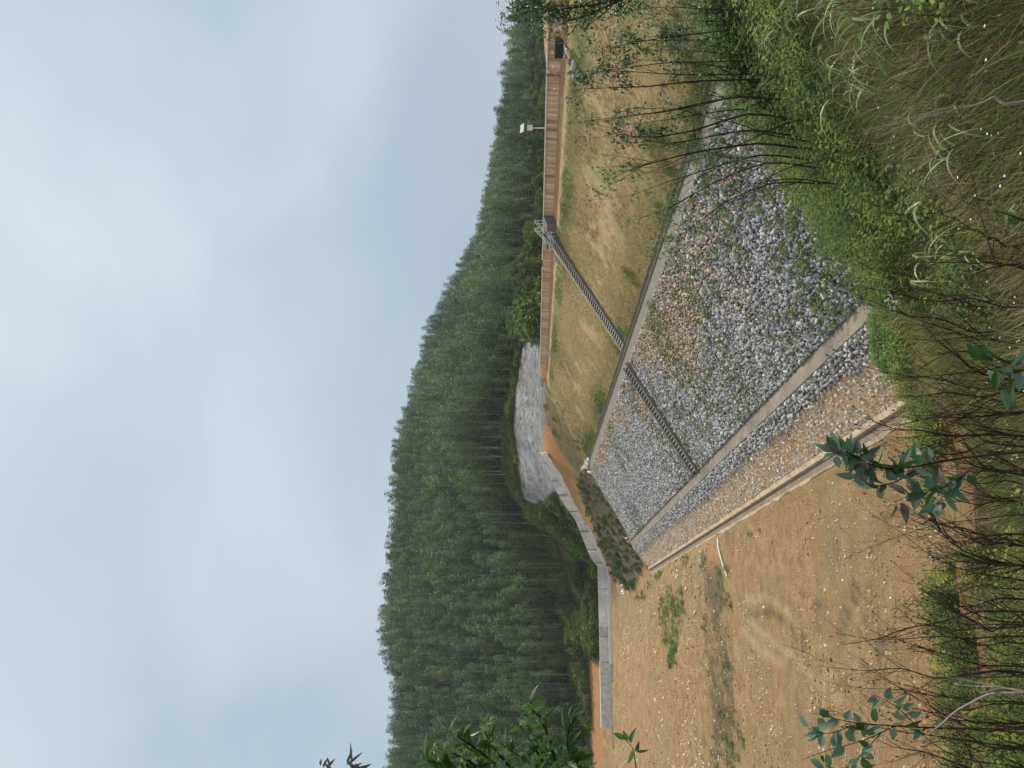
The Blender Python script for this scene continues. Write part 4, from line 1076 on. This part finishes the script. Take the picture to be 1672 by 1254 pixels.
# dead twigs and fern-like litter tangled in the grass
def tangle(seed, mat, n=26):
    random.seed(seed); b = B()
    for i in range(n):
        a = random.random() * 6.28; p = Vector((random.gauss(0, .12), random.gauss(0, .12), random.uniform(0, .1))); d = Vector((math.cos(a) * .8, math.sin(a) * .8, random.uniform(.1, 1.6))).normalized(); L = random.uniform(.25, .7)
        pts = [p]
        for k_ in range(4): pts.append(pts[-1] + d * L / 4); d = (d + Vector((random.gauss(0, .18), random.gauss(0, .18), random.gauss(0, .12)))).normalized()
        b.tube(pts, [.0035, .003, .0024, .0018, .001], 3)
        for k_ in range(4): q0 = pts[random.randint(1, 4)]; b.tube([q0, q0 + Vector((random.gauss(0, .07), random.gauss(0, .07), random.uniform(0, .1)))], [.0018, .0008], 3)
    return b.me('tangle', [mat])
def litter(seed, mat, n=60):
    random.seed(seed); b = B()
    for i in range(n):
        a = random.random() * 6.28; b.leaf((random.gauss(0, .16), random.gauss(0, .16), random.uniform(0, .22)), (math.cos(a), math.sin(a), random.uniform(-.5, .6)), (random.gauss(0, .5), random.gauss(0, .5), 1), random.uniform(.03, .09), random.uniform(.008, .03), .3, .5, 3)
    return b.me('litter', [mat])
DTW = grassmat('dead_twigs', (.03, .02, .015), (.20, .14, .09), .02); DLF = grassmat('dead_leaves', (.06, .035, .02), (.24, .15, .08), .15)
TNG = protos('tangle_source', [tangle(300 + i, DTW) for i in range(3)] + [litter(310 + i, DLF) for i in range(2)])
X, Y, Z = view_points(2600, -60, 1310, 2.6, 30); k = ~((X / Y < -.02) & (Y > 9) & (vnoise(X, Y, 3, 91) > .0)); X, Y, Z = X[k], Y[k], Z[k]
scatter('dead_undergrowth', TNG, 5, np.c_[X, Y, Z + .02], rz_rot(len(X), .3), rng.uniform(.35, .85, len(X)), np.clip(rng.random(len(X)) + .6 * vnoise(X, Y, 1.3, 98), 0, 1), 'tangled dead twigs and brown leaves in the near grass')
# bushy green growth standing on the shoulder of the hill, right of the stone face
yy = rng.uniform(-40, 345, 1500); Y = rng.uniform(15, 30, 1500); X = (627 - yy) / FPX * Y; Z = land(X, Y)
k = (hill_h(X, Y) > Z - .05) & (vnoise(X, Y, 3.5, 99) > -.15); X, Y, Z = X[k], Y[k], Z[k]
scatter('bracken', WD, 5, np.c_[X, Y, Z], rz_rot(len(X), .2), rng.uniform(1.5, 2.9, len(X)) * np.where(X / Y < .34, .62, 1), rng.random(len(X)), 'dense leafy green growth on the shoulder of the near hillside',
        np.where(rng.random(len(X)) < .6, 2, 0) + rng.integers(0, 2, len(X)))

# ------------------------------------------------------------------ bare saplings, twiggy shrubs, leafy branches
TWIG = simple('dark_twig', (.075, .045, .032), (.035, .022, .017), 12, .8)
TWIGP = simple('pale_dead_wood', (.42, .36, .28), (.24, .19, .14), 12, .8)
LG = leafmat('young_leaf', (.06, .11, .035), (.16, .24, .07), .5, .4); LBG = leafmat('blue_green_leaf', (.10, .175, .12), (.17, .26, .18), .5, .3)
LDK = leafmat('dark_green_leaf', (.025, .07, .02), (.06, .13, .03), .35, .3); LGL = leafmat('glossy_leaf', (.05, .11, .025), (.13, .23, .06), .38, .35, None, .4)
LPU = leafmat('bronze_leaf', (.13, .11, .11), (.22, .17, .17), .4, .25)


def curve(pxs, z, dz=0):
    """3-D path through measured points of a stem standing at distance z"""
    n = len(pxs); return [Vector(P(x, y, z + dz * i / max(1, n - 1))) for i, (x, y) in enumerate(pxs)]
def sub(pts, k=3):
    o = []
    for a, b_ in zip(pts[:-1], pts[1:]):
        for i in range(k): o.append(a.lerp(b_, i / k))
    o.append(pts[-1])
    for i in range(1, len(o) - 1): o[i] = (o[i - 1] + o[i] * 2 + o[i + 1]) / 4
    return o


def sapling(pxs, z, r0, label, group, leafm=None, nbr=6, tipleaf=40, leafL=.09, cl=None, cat='sapling', dz=0, twigs=True, mat=None, brL=(.3, .9)):
    pts = sub(curve(pxs, z, dz)); base = pts[0].copy(); g = H(base.x, base.y)
    root = empty('sapling', (base.x, base.y, g)); tag(root, label, cat, group)
    if base.z > g + .02: pts.insert(0, Vector((base.x + random.uniform(-.05, .05), base.y, g - .05)))
    o3 = Vector((base.x, base.y, g)); pts = [p - o3 for p in pts]; n = len(pts)
    b = B(); b.tube(pts, [max(.0015, r0 * (1 - .86 * i / (n - 1))) for i in range(n)], 6)
    tips = [(pts[-1], (pts[-1] - pts[-2]).normalized())]
    if twigs:
        for i in range(nbr):
            j = random.randint(int(n * .35), n - 2); d = (pts[j + 1] - pts[j]).normalized(); a = random.random() * 6.28
            sd = Vector((math.cos(a), math.sin(a) * .6, .1)); L = random.uniform(*brL); rr = r0 * (1 - .8 * j / n) * .5
            bp = [pts[j]]; dd = (d * .9 + sd * .45).normalized()
            for s in range(4):
                bp.append(bp[-1] + dd * L / 4); dd = (dd + Vector((0, 0, .12)) + Vector((random.gauss(0, .08), random.gauss(0, .08), 0))).normalized()
            b.tube(bp, [max(.001, rr * (1 - .75 * s / 4)) for s in range(5)], 4); tips.append((bp[-1], dd))
            if random.random() < .6:
                q0 = bp[2]; d2 = (dd + Vector((random.gauss(0, .5), random.gauss(0, .3), .1))).normalized(); b.tube([q0, q0 + d2 * L * .3, q0 + d2 * L * .5 + Vector((0, 0, L * .06))], [rr * .45, rr * .3, .001], 4); tips.append((q0 + d2 * L * .5, d2))
    b.build('stem', [mat or TWIG], root)
    if leafm:
        lb = B()
        for tp, d in tips:
            for i in range(tipleaf):
                k_ = random.random() ** 1.3; p = tp - d * k_ * (cl or .5); a = random.random() * 6.28
                off = Vector((random.gauss(0, 1), random.gauss(0, 1), random.gauss(0, .7))) * (cl or .5) * .26 * (.35 + k_)
                lb.leaf(p + off, (math.cos(a), math.sin(a), random.uniform(-.7, .4)), (random.gauss(0, .3), random.gauss(0, .3), 1), leafL * random.uniform(.6, 1.2), leafL * random.uniform(.22, .38), .2, .3, 3)
        lb.build('foliage', [leafm], root)
    return root


random.seed(31)
right_grp = 'thin dark saplings in front of the dam'
ST_ = [  # pixel path from low to tip, distance, radius, leaf, description
    ([(1300, 118), (1200, 122), (1100, 122), (1020, 116), (945, 117)], 15, .020, None, 'tall dark stem standing before the crest culvert, bare to the tip'),
    ([(1310, 128), (1215, 130), (1120, 133), (1055, 142), (1000, 143), (936, 146)], 14, .026, LDK, 'dark forked sapling with its fork halfway up, left of the tallest bare stem'),
    ([(1305, 166), (1205, 156), (1140, 170), (1080, 183), (1020, 190), (955, 198)], 14, .026, LG, 'dark sapling crossing the berm with bright tufts of leaves at mid height'),
    ([(1300, 176), (1200, 178), (1120, 190), (1060, 200), (1010, 205)], 16, .018, LG, 'thinner sapling just left of the one with bright tufts'),
    ([(1320, 200), (1220, 182), (1130, 215), (1065, 225), (1030, 222), (990, 216)], 13, .024, LDK, 'leaning dark sapling with a spray of thin side twigs'),
    ([(1310, 224), (1220, 210), (1120, 231), (1085, 235), (1018, 220)], 14, .022, LBG, 'sapling whose twigs fan out over the middle of the grass face'),
    ([(1330, 245), (1235, 232), (1125, 250), (1080, 262), (1040, 272), (1010, 270)], 12.5, .024, LG, 'sapling topped by the brightest lime green leaves'),
    ([(1330, 262), (1240, 250), (1150, 278), (1080, 300), (1030, 320)], 13, .018, LBG, 'bent sapling below the lime green one'),
    ([(1340, 275), (1250, 262), (1160, 300), (1085, 345), (1022, 362)], 13, .018, LBG, 'long leaning sapling ending in a single blue green tuft over the grass'),
    ([(1345, 300), (1260, 296), (1180, 330), (1130, 372), (1086, 400)], 13, .017, LBG, 'lowest leaning sapling reaching the berm drain near a grey green tuft'),
    ([(1290, 66), (1190, 62), (1120, 66), (1050, 66), (1012, 66)], 16, .018, LDK, 'dark sapling with a broad leafy top right of the culvert'),
    ([(1290, 92), (1200, 100), (1130, 102), (1060, 98), (1020, 97)], 15, .016, LDK, 'short dark stem between two taller saplings under the culvert'),
    ([(1285, 35), (1180, 35), (1110, 34), (1050, 30)], 15, .014, LBG, 'thin stem with grey green feathery leaves near the frame corner'),
    ([(1280, 12), (1180, 18), (1090, 10), (1020, 18)], 14, .016, LBG, 'feathery grey green sapling at the edge of the photo'),
    ([(1350, 235), (1260, 222), (1200, 200), (1150, 190), (1105, 178)], 12, .014, None, 'bare curved stem crossing over the berm'),
    ([(1360, 300), (1290, 290), (1230, 300), (1185, 322)], 11, .012, None, 'short bare stem over the tan stones'),
    ([(1340, 150), (1260, 145), (1180, 160), (1110, 150)], 12, .012, None, 'thin bare stem rising straight past the drain'),
    ([(1350, 190), (1280, 200), (1200, 240), (1130, 262), (1070, 280)], 11.5, .013, None, 'thin bare stem slanting across the brown stones'),
    ([(1360, 262), (1300, 268), (1250, 290), (1180, 345), (1150, 380)], 11, .011, None, 'slanting wiry stem above the bright green weeds'),
    ([(1320, 100), (1240, 92), (1165, 86), (1100, 80), (1050, 84)], 13, .013, LDK, 'wiry stem with a few dark leaves right of the forked sapling'),
]
LGY = leafmat('grey_green_leaf', (.085, .13, .06), (.16, .22, .10), .5, .35)
for pxs, z, r0, lm, lab in ST_:
    lm = LGY if lm is LBG else lm
    sapling(pxs, z, r0, lab, right_grp, lm, 8 if lm else 12, 26, .10, .30, twigs=True, brL=(.35, 1.1))
# crown in the frame corner
random.seed(8)
for (pxs, z, lab) in (([(1260, -25), (1150, -20), (1040, -8), (960, 10), (890, 18), (852, 10)], 12, 'leafy dark green tree top rising against the sky at the frame corner'),
                      ([(1260, -60), (1120, -40), (1000, 5), (950, 30), (918, 34)], 12.6, 'lower leafy branch below the corner tree top')):
    sapling(pxs, z, .035, lab, 'leafy tree in the frame corner', LDK, 16, 34, .11, .6, brL=(.3, .8), cat='tree')
sapling([(1275, 128), (1180, 108), (1100, 100), (1010, 112), (955, 122), (940, 128)], 14.5, .014, 'sapling with a dense dark leafy head just under the crest wall', 'thin dark saplings in front of the dam', LDK, 8, 24, .11, .45, brL=(.2, .5))
sapling([(1290, 40), (1180, 50), (1080, 62), (1020, 72), (985, 80)], 14, .016, 'sapling with a broad drooping dark head in front of the grass face', 'thin dark saplings in front of the dam', LDK, 12, 26, .11, .6, brL=(.3, .8))

# twiggy dead shrubs, lower left of the upright view
random.seed(77)
def dead_shrub(y0, ytip, xtip, z, label, mat=TWIG, r0=.008, group='dark twiggy shrubs before the dirt floor', nb=10):
    base = [(1700, y0), (1640, y0 + (ytip - y0) * .1 + random.gauss(0, 6))]
    for i in range(1, 6):
        q_ = i / 5; base.append((1640 + (xtip - 1640) * q_, y0 + (ytip - y0) * (q_ ** 1.5) + random.gauss(0, 5)))
    pts = sub(curve(base, z)); g0 = pts[0]; g = H(g0.x, g0.y)
    root = empty('twiggy_shrub', (g0.x, g0.y, g)); tag(root, label, 'shrub', group); o3 = Vector((g0.x, g0.y, g))
    if g0.z > g: pts.insert(0, Vector((g0.x, g0.y, g - .04)))
    pts = [p - o3 for p in pts]; n = len(pts)
    b = B(); b.tube(pts, [max(.001, r0 * (1 - .85 * i / (n - 1))) for i in range(n)], 5); b2 = B()
    for i in range(nb):
        j = random.randint(2, n - 2); d = (pts[j + 1] - pts[j]).normalized(); L = random.uniform(.12, .55) * (1 - .4 * j / n); rr = r0 * (1 - .8 * j / n) * .5
        dd = (d + Vector((random.gauss(0, .45), random.gauss(0, .35), 0))).normalized(); bp = [pts[j]]
        for s in range(5): bp.append(bp[-1] + dd * L / 5); dd = (dd + Vector((random.gauss(0, .12), random.gauss(0, .1), .06))).normalized()
        b2.tube(bp, [max(.0008, rr * (1 - .7 * s / 5)) for s in range(6)], 4)
        for s in range(3):
            if random.random() < .75:
                q0 = bp[random.randint(1, 4)]; d2 = (dd + Vector((random.gauss(0, .5), random.gauss(0, .4), .1))).normalized(); l2 = L * random.uniform(.2, .45)
                b2.tube([q0, q0 + d2 * l2 * .5, q0 + d2 * l2 + Vector((0, 0, l2 * .1))], [rr * .4, rr * .3, .0007], 3)
        if random.random() < .5:
            e0 = bp[-1]; b2.tube([e0, e0 + dd * .012, e0 + dd * .022], [.002, .005, .001], 5)
    b.build('stem', [mat], root); b2.build('twigs', [mat], root)
places = ['below the flower clump', 'beside the bright green mound', 'over the end of the toe drain', 'just above the blue green branch', 'crossing the blue green branch', 'just below the blue green branch',
          'over the pale rubble', 'over the tyre marks', 'beside the tyre marks', 'before the lowest weeds', 'beside the round leaved branch', 'over the lower left dirt']
for i in range(64):
    y0 = 475 + i * 13 + random.gauss(0, 14); yt = y0 + random.gauss(-35, 55)
    dead_shrub(y0, yt, random.uniform(1345, 1480) if i % 3 else random.uniform(1480, 1580), random.uniform(4.2, 8.5), 'dark twiggy dead shrub ' + places[min(11, i * 12 // 64)], nb=20, r0=random.uniform(.005, .011))
for i in range(26):
    y0 = -20 + i * 19 + random.gauss(0, 10); dead_shrub(y0, y0 + random.gauss(15, 70), random.uniform(1420, 1600), random.uniform(3.6, 6.5), 'dark stem among the grass on the near right hillside', nb=6, group='dark stems in the near grass', r0=.007)
dead_shrub(160, 175, 1560, 2.9, 'forked pale dead branch low on the right hillside', TWIGP, .008, nb=4, group='pale dead branches')
dead_shrub(1130, 1215, 1505, 3.2, 'pale curved dead branch low on the left', TWIGP, .008, nb=3, group='pale dead branches')


def leafy_branch(label, stems, z, leafm, L, wd, nleaf, cat='branch', group=None, r0=.006, start=.3, extra=None, dz=0, name='leafy_branch'):
    p0 = Vector(P(*stems[0][0], z)); g = H(p0.x, p0.y); root = empty(name, (p0.x, p0.y, g)); tag(root, label, cat, group); o3 = Vector((p0.x, p0.y, g))
    b = B(); lb = B(); mats = leafm if isinstance(leafm, list) else [leafm]
    for si, s in enumerate(stems):
        pts = sub(curve(s, z, dz)); 
        if si == 0 and pts[0].z > g: pts.insert(0, Vector((p0.x, p0.y, g - .03)))
        pts = [p - o3 for p in pts]; n = len(pts)
        b.tube(pts, [max(.0012, (r0 if si == 0 else r0 * .5) * (1 - .8 * i / (n - 1))) for i in range(n)], 6)
        for i in range(nleaf if si == 0 else max(4, nleaf // 2)):
            f_ = (start if si == 0 else .15) + (1 - (start if si == 0 else .15)) * (i + random.random() * .6) / (nleaf if si == 0 else max(4, nleaf // 2)); j = min(n - 2, int(f_ * (n - 1))); c0 = pts[j].lerp(pts[j + 1], f_ * (n - 1) - j if f_ * (n - 1) - j < 1 else 1)
            a = random.choice((-1, 1)) * random.uniform(.6, 1.5); d = (pts[j + 1] - pts[j]).normalized()
            qa = random.uniform(0, 6.28); dirv = (d * .35 + Vector((math.cos(qa) * 1.1, random.uniform(-.9, .5), math.sin(qa) * .9 - .15))).normalized()
            pet = c0 + dirv * L * .15; b.tube([c0, pet], [.0012, .0008], 3)
            lb.leaf(pet, dirv, (random.gauss(0, .6), -1, random.gauss(.4, .6)), L * random.uniform(.5, 1.25), L * wd * random.uniform(.7, 1.15), random.uniform(.1, .45), random.uniform(.05, .55), 6, random.randrange(len(mats)))
    b.build('stem', [TWIG], root); lb.build('leaves', mats, root); return root


random.seed(5)
leafy_branch('blue green round leaved branch in front of the drain and dirt floor', [
    [(1700, 735), (1560, 748), (1480, 765), (1430, 765), (1385, 738), (1360, 740)], [(1500, 764), (1460, 790), (1420, 795), (1390, 770)], [(1560, 790), (1530, 800), (1500, 802), (1460, 820)], [(1440, 766), (1405, 750), (1390, 745), (1380, 735)],
    [(1590, 760), (1560, 790), (1530, 822)]], 3.1, [LBG, LBG, LBG, LBG, LDK, LPU, LG], .074, .44, 36, start=.35, cat='branch')
leafy_branch('blue green leafy branch at the bottom edge before the dirt', [
    [(1700, 1190), (1560, 1190), (1450, 1185), (1390, 1180), (1330, 1165)], [(1460, 1186), (1410, 1210), (1350, 1225), (1310, 1240)], [(1500, 1188), (1460, 1150), (1430, 1135)], [(1400, 1182), (1350, 1200), (1320, 1190)], [(1440, 1195), (1400, 1240), (1370, 1256)]],
    3.6, [LBG, LBG, LDK, LBG], .075, .5, 20, start=.35, cat='branch')
leafy_branch('two green leaf sprays near the right edge of the twiggy shrubs', [[(1700, 600), (1660, 606), (1630, 600), (1605, 592)], [(1665, 606), (1650, 625), (1630, 632)]], 2.6, [LDK, LBG], .07, .5, 9, cat='weed')
leafy_branch('small yellow green leaf spray on the near hillside', [[(1700, 355), (1670, 360), (1645, 350), (1630, 345)]], 3.0, [LG], .05, .5, 10, cat='weed')
leafy_branch('lone three leaved twig tip over the orange terrace', [[(1040, 1262), (1036, 1236), (1034, 1222), (1020, 1206)]], 3.2, [LDK, LG], .055, .5, 6, start=.55, r0=.003, cat='twig', name='leaf_twig')

# glossy leaved tree at the left, its boughs reaching into the frame
random.seed(15)
gp = Vector(P(900, 1420, 4.6)); gg = H(gp.x, gp.y)
gt_ = empty('glossy_leaved_tree', (gp.x, gp.y, gg)); tag(gt_, 'glossy green leaved tree whose branches reach in from the bottom edge of the photo', 'tree')
o3 = Vector((gp.x, gp.y, gg))
b = B(); tr = [Vector((0, 0, -.1)), Vector((.02, .02, -gg * .4)), Vector((-.03, .0, -gg * .8)), Vector((0, 0, -gg * 1.0)), Vector((.05, 0, -gg * 1.0 + 1.1))]
b.tube(tr, [.05, .042, .032, .025, .015], 8); b.build('trunk', [BARK], gt_)
bw = [[(905, 1300), (890, 1250), (870, 1215), (845, 1180)], [(930, 1300), (905, 1240), (895, 1200), (880, 1170), (862, 1150)], [(960, 1300), (935, 1250), (925, 1215), (930, 1180)], [(870, 1300), (800, 1240), (760, 1210), (735, 1195)],
      [(840, 1300), (790, 1260), (755, 1235), (715, 1222)], [(820, 1300), (760, 1262), (720, 1250), (690, 1238)], [(880, 1300), (830, 1250), (800, 1215), (785, 1180)], [(940, 1320), (900, 1265), (855, 1240), (820, 1215)], [(975, 1320), (950, 1275), (935, 1245), (915, 1230)],
      [(900, 1330), (845, 1275), (800, 1258), (760, 1250)], [(960, 1330), (925, 1290), (890, 1262), (860, 1256)]]
b = B(); lb = B()
for s in bw:
    z = random.uniform(3.9, 4.9); pts = [p - o3 for p in sub(curve([(s[0][0], 1420)] + s, z))]; pts.insert(0, Vector((0, 0, pts[0].z - .25))); n = len(pts)
    b.tube(pts, [.013 * (1 - .85 * i / (n - 1)) + .001 for i in range(n)], 5)
    for i in range(44):
        f_ = .22 + .78 * (i + random.random()) / 44; j = min(n - 2, int(f_ * (n - 1))); c0 = pts[j].lerp(pts[j + 1], random.random()); d = (pts[j + 1] - pts[j]).normalized()
        dv = (d * .7 + Vector((random.gauss(0, .4), random.gauss(0, .8), random.gauss(-.25, .6)))).normalized()
        lb.leaf(c0 + dv * .01, dv, (random.gauss(0, .4), random.gauss(-.3, .4), 1), random.uniform(.085, .14), random.uniform(.028, .045), .25, .35, 5)
b.build('branches', [TWIG], gt_); lb.build('leaves', [LGL], gt_)
# purple tips against the sky
random.seed(2)
pp = Vector(P(565, 1300, 3.2)); gz_ = H(pp.x, pp.y); rt = empty('bronze_shoot', (pp.x, pp.y, gz_)); tag(rt, 'bronze shoot tips showing against the sky at the bottom edge', 'shoot'); o3 = Vector((pp.x, pp.y, gz_))
b = B(); b.tube([Vector((0, 0, -.05)), Vector((0, 0, -gz_ * .6)), pp - o3 + Vector((0, 0, -.1)), pp - o3 + Vector((.02, 0, .1))], [.02, .014, .008, .003], 6); 
for a in ((572, 1300), (590, 1300), (530, 1300)): b.tube([pp - o3, Vector(P(a[0], 1262, 3.2)) - o3], [.005, .003], 4)
b.build('stem', [TWIG], rt); lb = B()
for (a, c_) in (((575, 1246), (571, 1216)), ((566, 1248), (574, 1226)), ((565, 1250), (590, 1230)), ((580, 1256), (600, 1250)), ((590, 1256), (605, 1248)), ((540, 1252), (534, 1238)), ((527, 1254), (534, 1239)), ((533, 1254), (546, 1240)), ((523, 1250), (524, 1240)), ((572, 1254), (590, 1247))):
    p_, q_ = Vector(P(*a, 3.2)), Vector(P(*c_, 3.2)); lb.leaf(p_ - o3, q_ - p_, (0, -1, .3), (q_ - p_).length * 1.1, .012, .2, .12, 4)
for (a, c_) in (((600, 1270), (566, 1246)), ((600, 1272), (580, 1250)), ((560, 1275), (530, 1250))):
    p_, q_ = Vector(P(*a, 3.2)), Vector(P(*c_, 3.2)); lb.leaf(p_ - o3, q_ - p_, (0, -1, .3), (q_ - p_).length * 1.1, .03, .2, .12, 4)
lb.build('leaves', [LPU], rt)

# arching reeds upper right
random.seed(12)
RG = leafmat('reed_blade', (.11, .15, .05), (.30, .36, .15), .4, .3)
for i, (x, y, z, nb_, L_, lab) in enumerate((
        (1275, -12, 5.0, 11, .62, 'arching pale reed clump nearest the frame corner'), (1330, 6, 4.6, 10, .55, 'arching reed clump beside the corner one'), (1450, 10, 3.8, 8, .42, 'arching reeds lower on the near slope by the frame edge'),
        (1530, 5, 3.6, 6, .38, 'lowest small reed clump by the frame edge'), (1400, 60, 5.2, 12, .6, 'reed clump inside the dark grass'), (1330, 130, 6.5, 11, .7, 'yellow green reed clump above the bushy growth'),
        (1510, 240, 5.0, 10, .55, 'pale striped reed clump in the middle of the near grass'), (1450, 420, 6.5, 9, .55, 'grey green reed clump above the dead twigs'), (1500, 215, 4.6, 8, .6, 'reed clump with long pale stem'), (1240, 40, 8, 14, .9, 'tall yellow green reeds before the grass face'))):
    p = Vector(P(x, y, z)); g = H(p.x, p.y); z2 = z
    b = B()
    for j in range(nb_):
        a = random.random() * 6.28; hgt = max(.25, p.z - g)
        base = Vector((math.cos(a) * .05, math.sin(a) * .05, 0)); up_ = Vector((random.gauss(0, .12), random.gauss(0, .12), hgt * random.uniform(.65, 1.0)))
        b.tube([base, base + up_ * .5 + Vector((random.gauss(0, .02), 0, 0)), base + up_], [.004, .003, .0025], 4, 1)
        for l in range(3):
            st_ = base + up_ * random.uniform(.5, 1); aa = random.random() * 6.28
            b.blade(st_, (math.cos(aa) * .6, math.sin(aa) * .6, random.uniform(.6, 1.3)), L_ * random.uniform(.5, 1), random.uniform(.012, .02), random.uniform(1.8, 3.8), 0, 9, .6)
    o = b.build('reed_clump', [RG, STM], None, False, (p.x, p.y, g)); tag(o, lab, 'reeds', 'reed clumps on the near slope')

# white flowers
random.seed(3)
fp = Vector(P(1452, 487, 8.5)); fg = H(fp.x, fp.y); fr = empty('flowering_weed', (fp.x, fp.y, fg)); tag(fr, 'weed with a tight head of small white flowers over the green mound', 'flower'); o3 = Vector((fp.x, fp.y, fg))
b = B(); b.tube([Vector((0, 0, 0)), (fp - o3) * .5 + Vector((.03, 0, 0)), fp - o3], [.006, .005, .004], 5); b.build('stem', [STM], fr)
b = B(); WP = leafmat('white_petal', (.74, .74, .78), (.86, .86, .88), .6, .2)
for i in range(24):
    c0 = fp - o3 + Vector((random.gauss(-.02, .045), random.gauss(0, .03), random.gauss(0, .035)))
    for j in range(5): a = j * 1.257; b.leaf(c0, (math.cos(a), -.3, math.sin(a)), (0, -1, 0), .017, .012, .1, .1, 3)
b.build('petals', [WP], fr)
b = B()
for i in range(16): a = random.random() * 6.28; b.leaf(fp - o3 + Vector((.04, .01, -.02)), (math.cos(a), math.sin(a) * .4, math.sin(a * 2)), (0, -1, .3), .07, .03, .1, .2, 3)
b.build('leaves', [simple('purple_leaf', (.07, .03, .05))], fr)
# bright green mound at the end of the toe drain
X, Y, Z = [], [], []
cpt = [(1455, 470), (1450, 500), (1452, 530), (1458, 560), (1466, 590), (1430, 470), (1480, 520)]
gm = B()
WM = leafmat('mound_leaf', (.05, .12, .02), (.14, .27, .06), .5, .35)
c0 = P(1475, 535, 40); cz = H(c0[0], c0[1]); mo = (c0[0], c0[1], cz); random.seed(6)
for i in range(5200):
    f_ = random.uniform(-1, 1); X_ = c0[0] - f_ * 2.1 + random.gauss(0, .35); Y_ = c0[1] + f_ * .8 + random.gauss(0, .7)
    e2 = ((X_ - c0[0]) / 2.6) ** 2 + ((Y_ - c0[1]) / 2.0) ** 2
    if e2 > 1: continue
    Zg = cz + random.random() ** .6 * 1.15 * math.sqrt(1 - e2); a = random.random() * 6.28
    gm.leaf((X_ - mo[0], Y_ - mo[1], Zg - mo[2]), (math.cos(a), math.sin(a), random.uniform(-.2, 1)), (0, 0, 1), .22, .07, .2, .3, 2)
tag(gm.build('green_bush', [WM], None, False, mo), 'bright green feathery bush at the near end of the stone face', 'bush')

# stray small bright flowers and leaves over the near grass
random.seed(9)
b = B()
X, Y, Z = view_points(260, 0, 1254, 3, 12)
for x_, y_, z_ in zip(X, Y, Z):
    h_ = random.uniform(.3, .65); b.tube([(x_, y_, z_), (x_ + .02, y_, z_ + h_)], [.002, .0015], 3, 1)
    for j in range(6): a = j * 1.047; b.leaf((x_ + .02, y_, z_ + h_), (math.cos(a), math.sin(a), .3), (0, 0, 1), .0075, .005, 0, .1, 2)
tag(b.build('white_wildflowers', [WP, STM]), 'tiny white wildflowers dotted through the near grass', 'wildflowers', None, 'stuff')

# ------------------------------------------------------------------ air
hz = M('haze_air'); hz.t.nodes.remove(hz.b); pv = hz.t.nodes.new('ShaderNodeVolumePrincipled'); pv.inputs['Color'].default_value = (.86, .92, 1, 1); pv.inputs['Density'].default_value = .00018
pv.inputs['Anisotropy'].default_value = .2
hz.t.links.new(pv.outputs[0], hz.t.nodes['Material Output'].inputs['Volume'])
zb = float(gz.min()) - 1
b = B().box((-4200, -3200, zb), (4500, 5600, 125)); hb = b.build('haze', [hz.m]); tag(hb, None, None, None, 'stuff')
SC.cycles.volume_bounces = 0
print('ground z', gz.min(), gz.max())
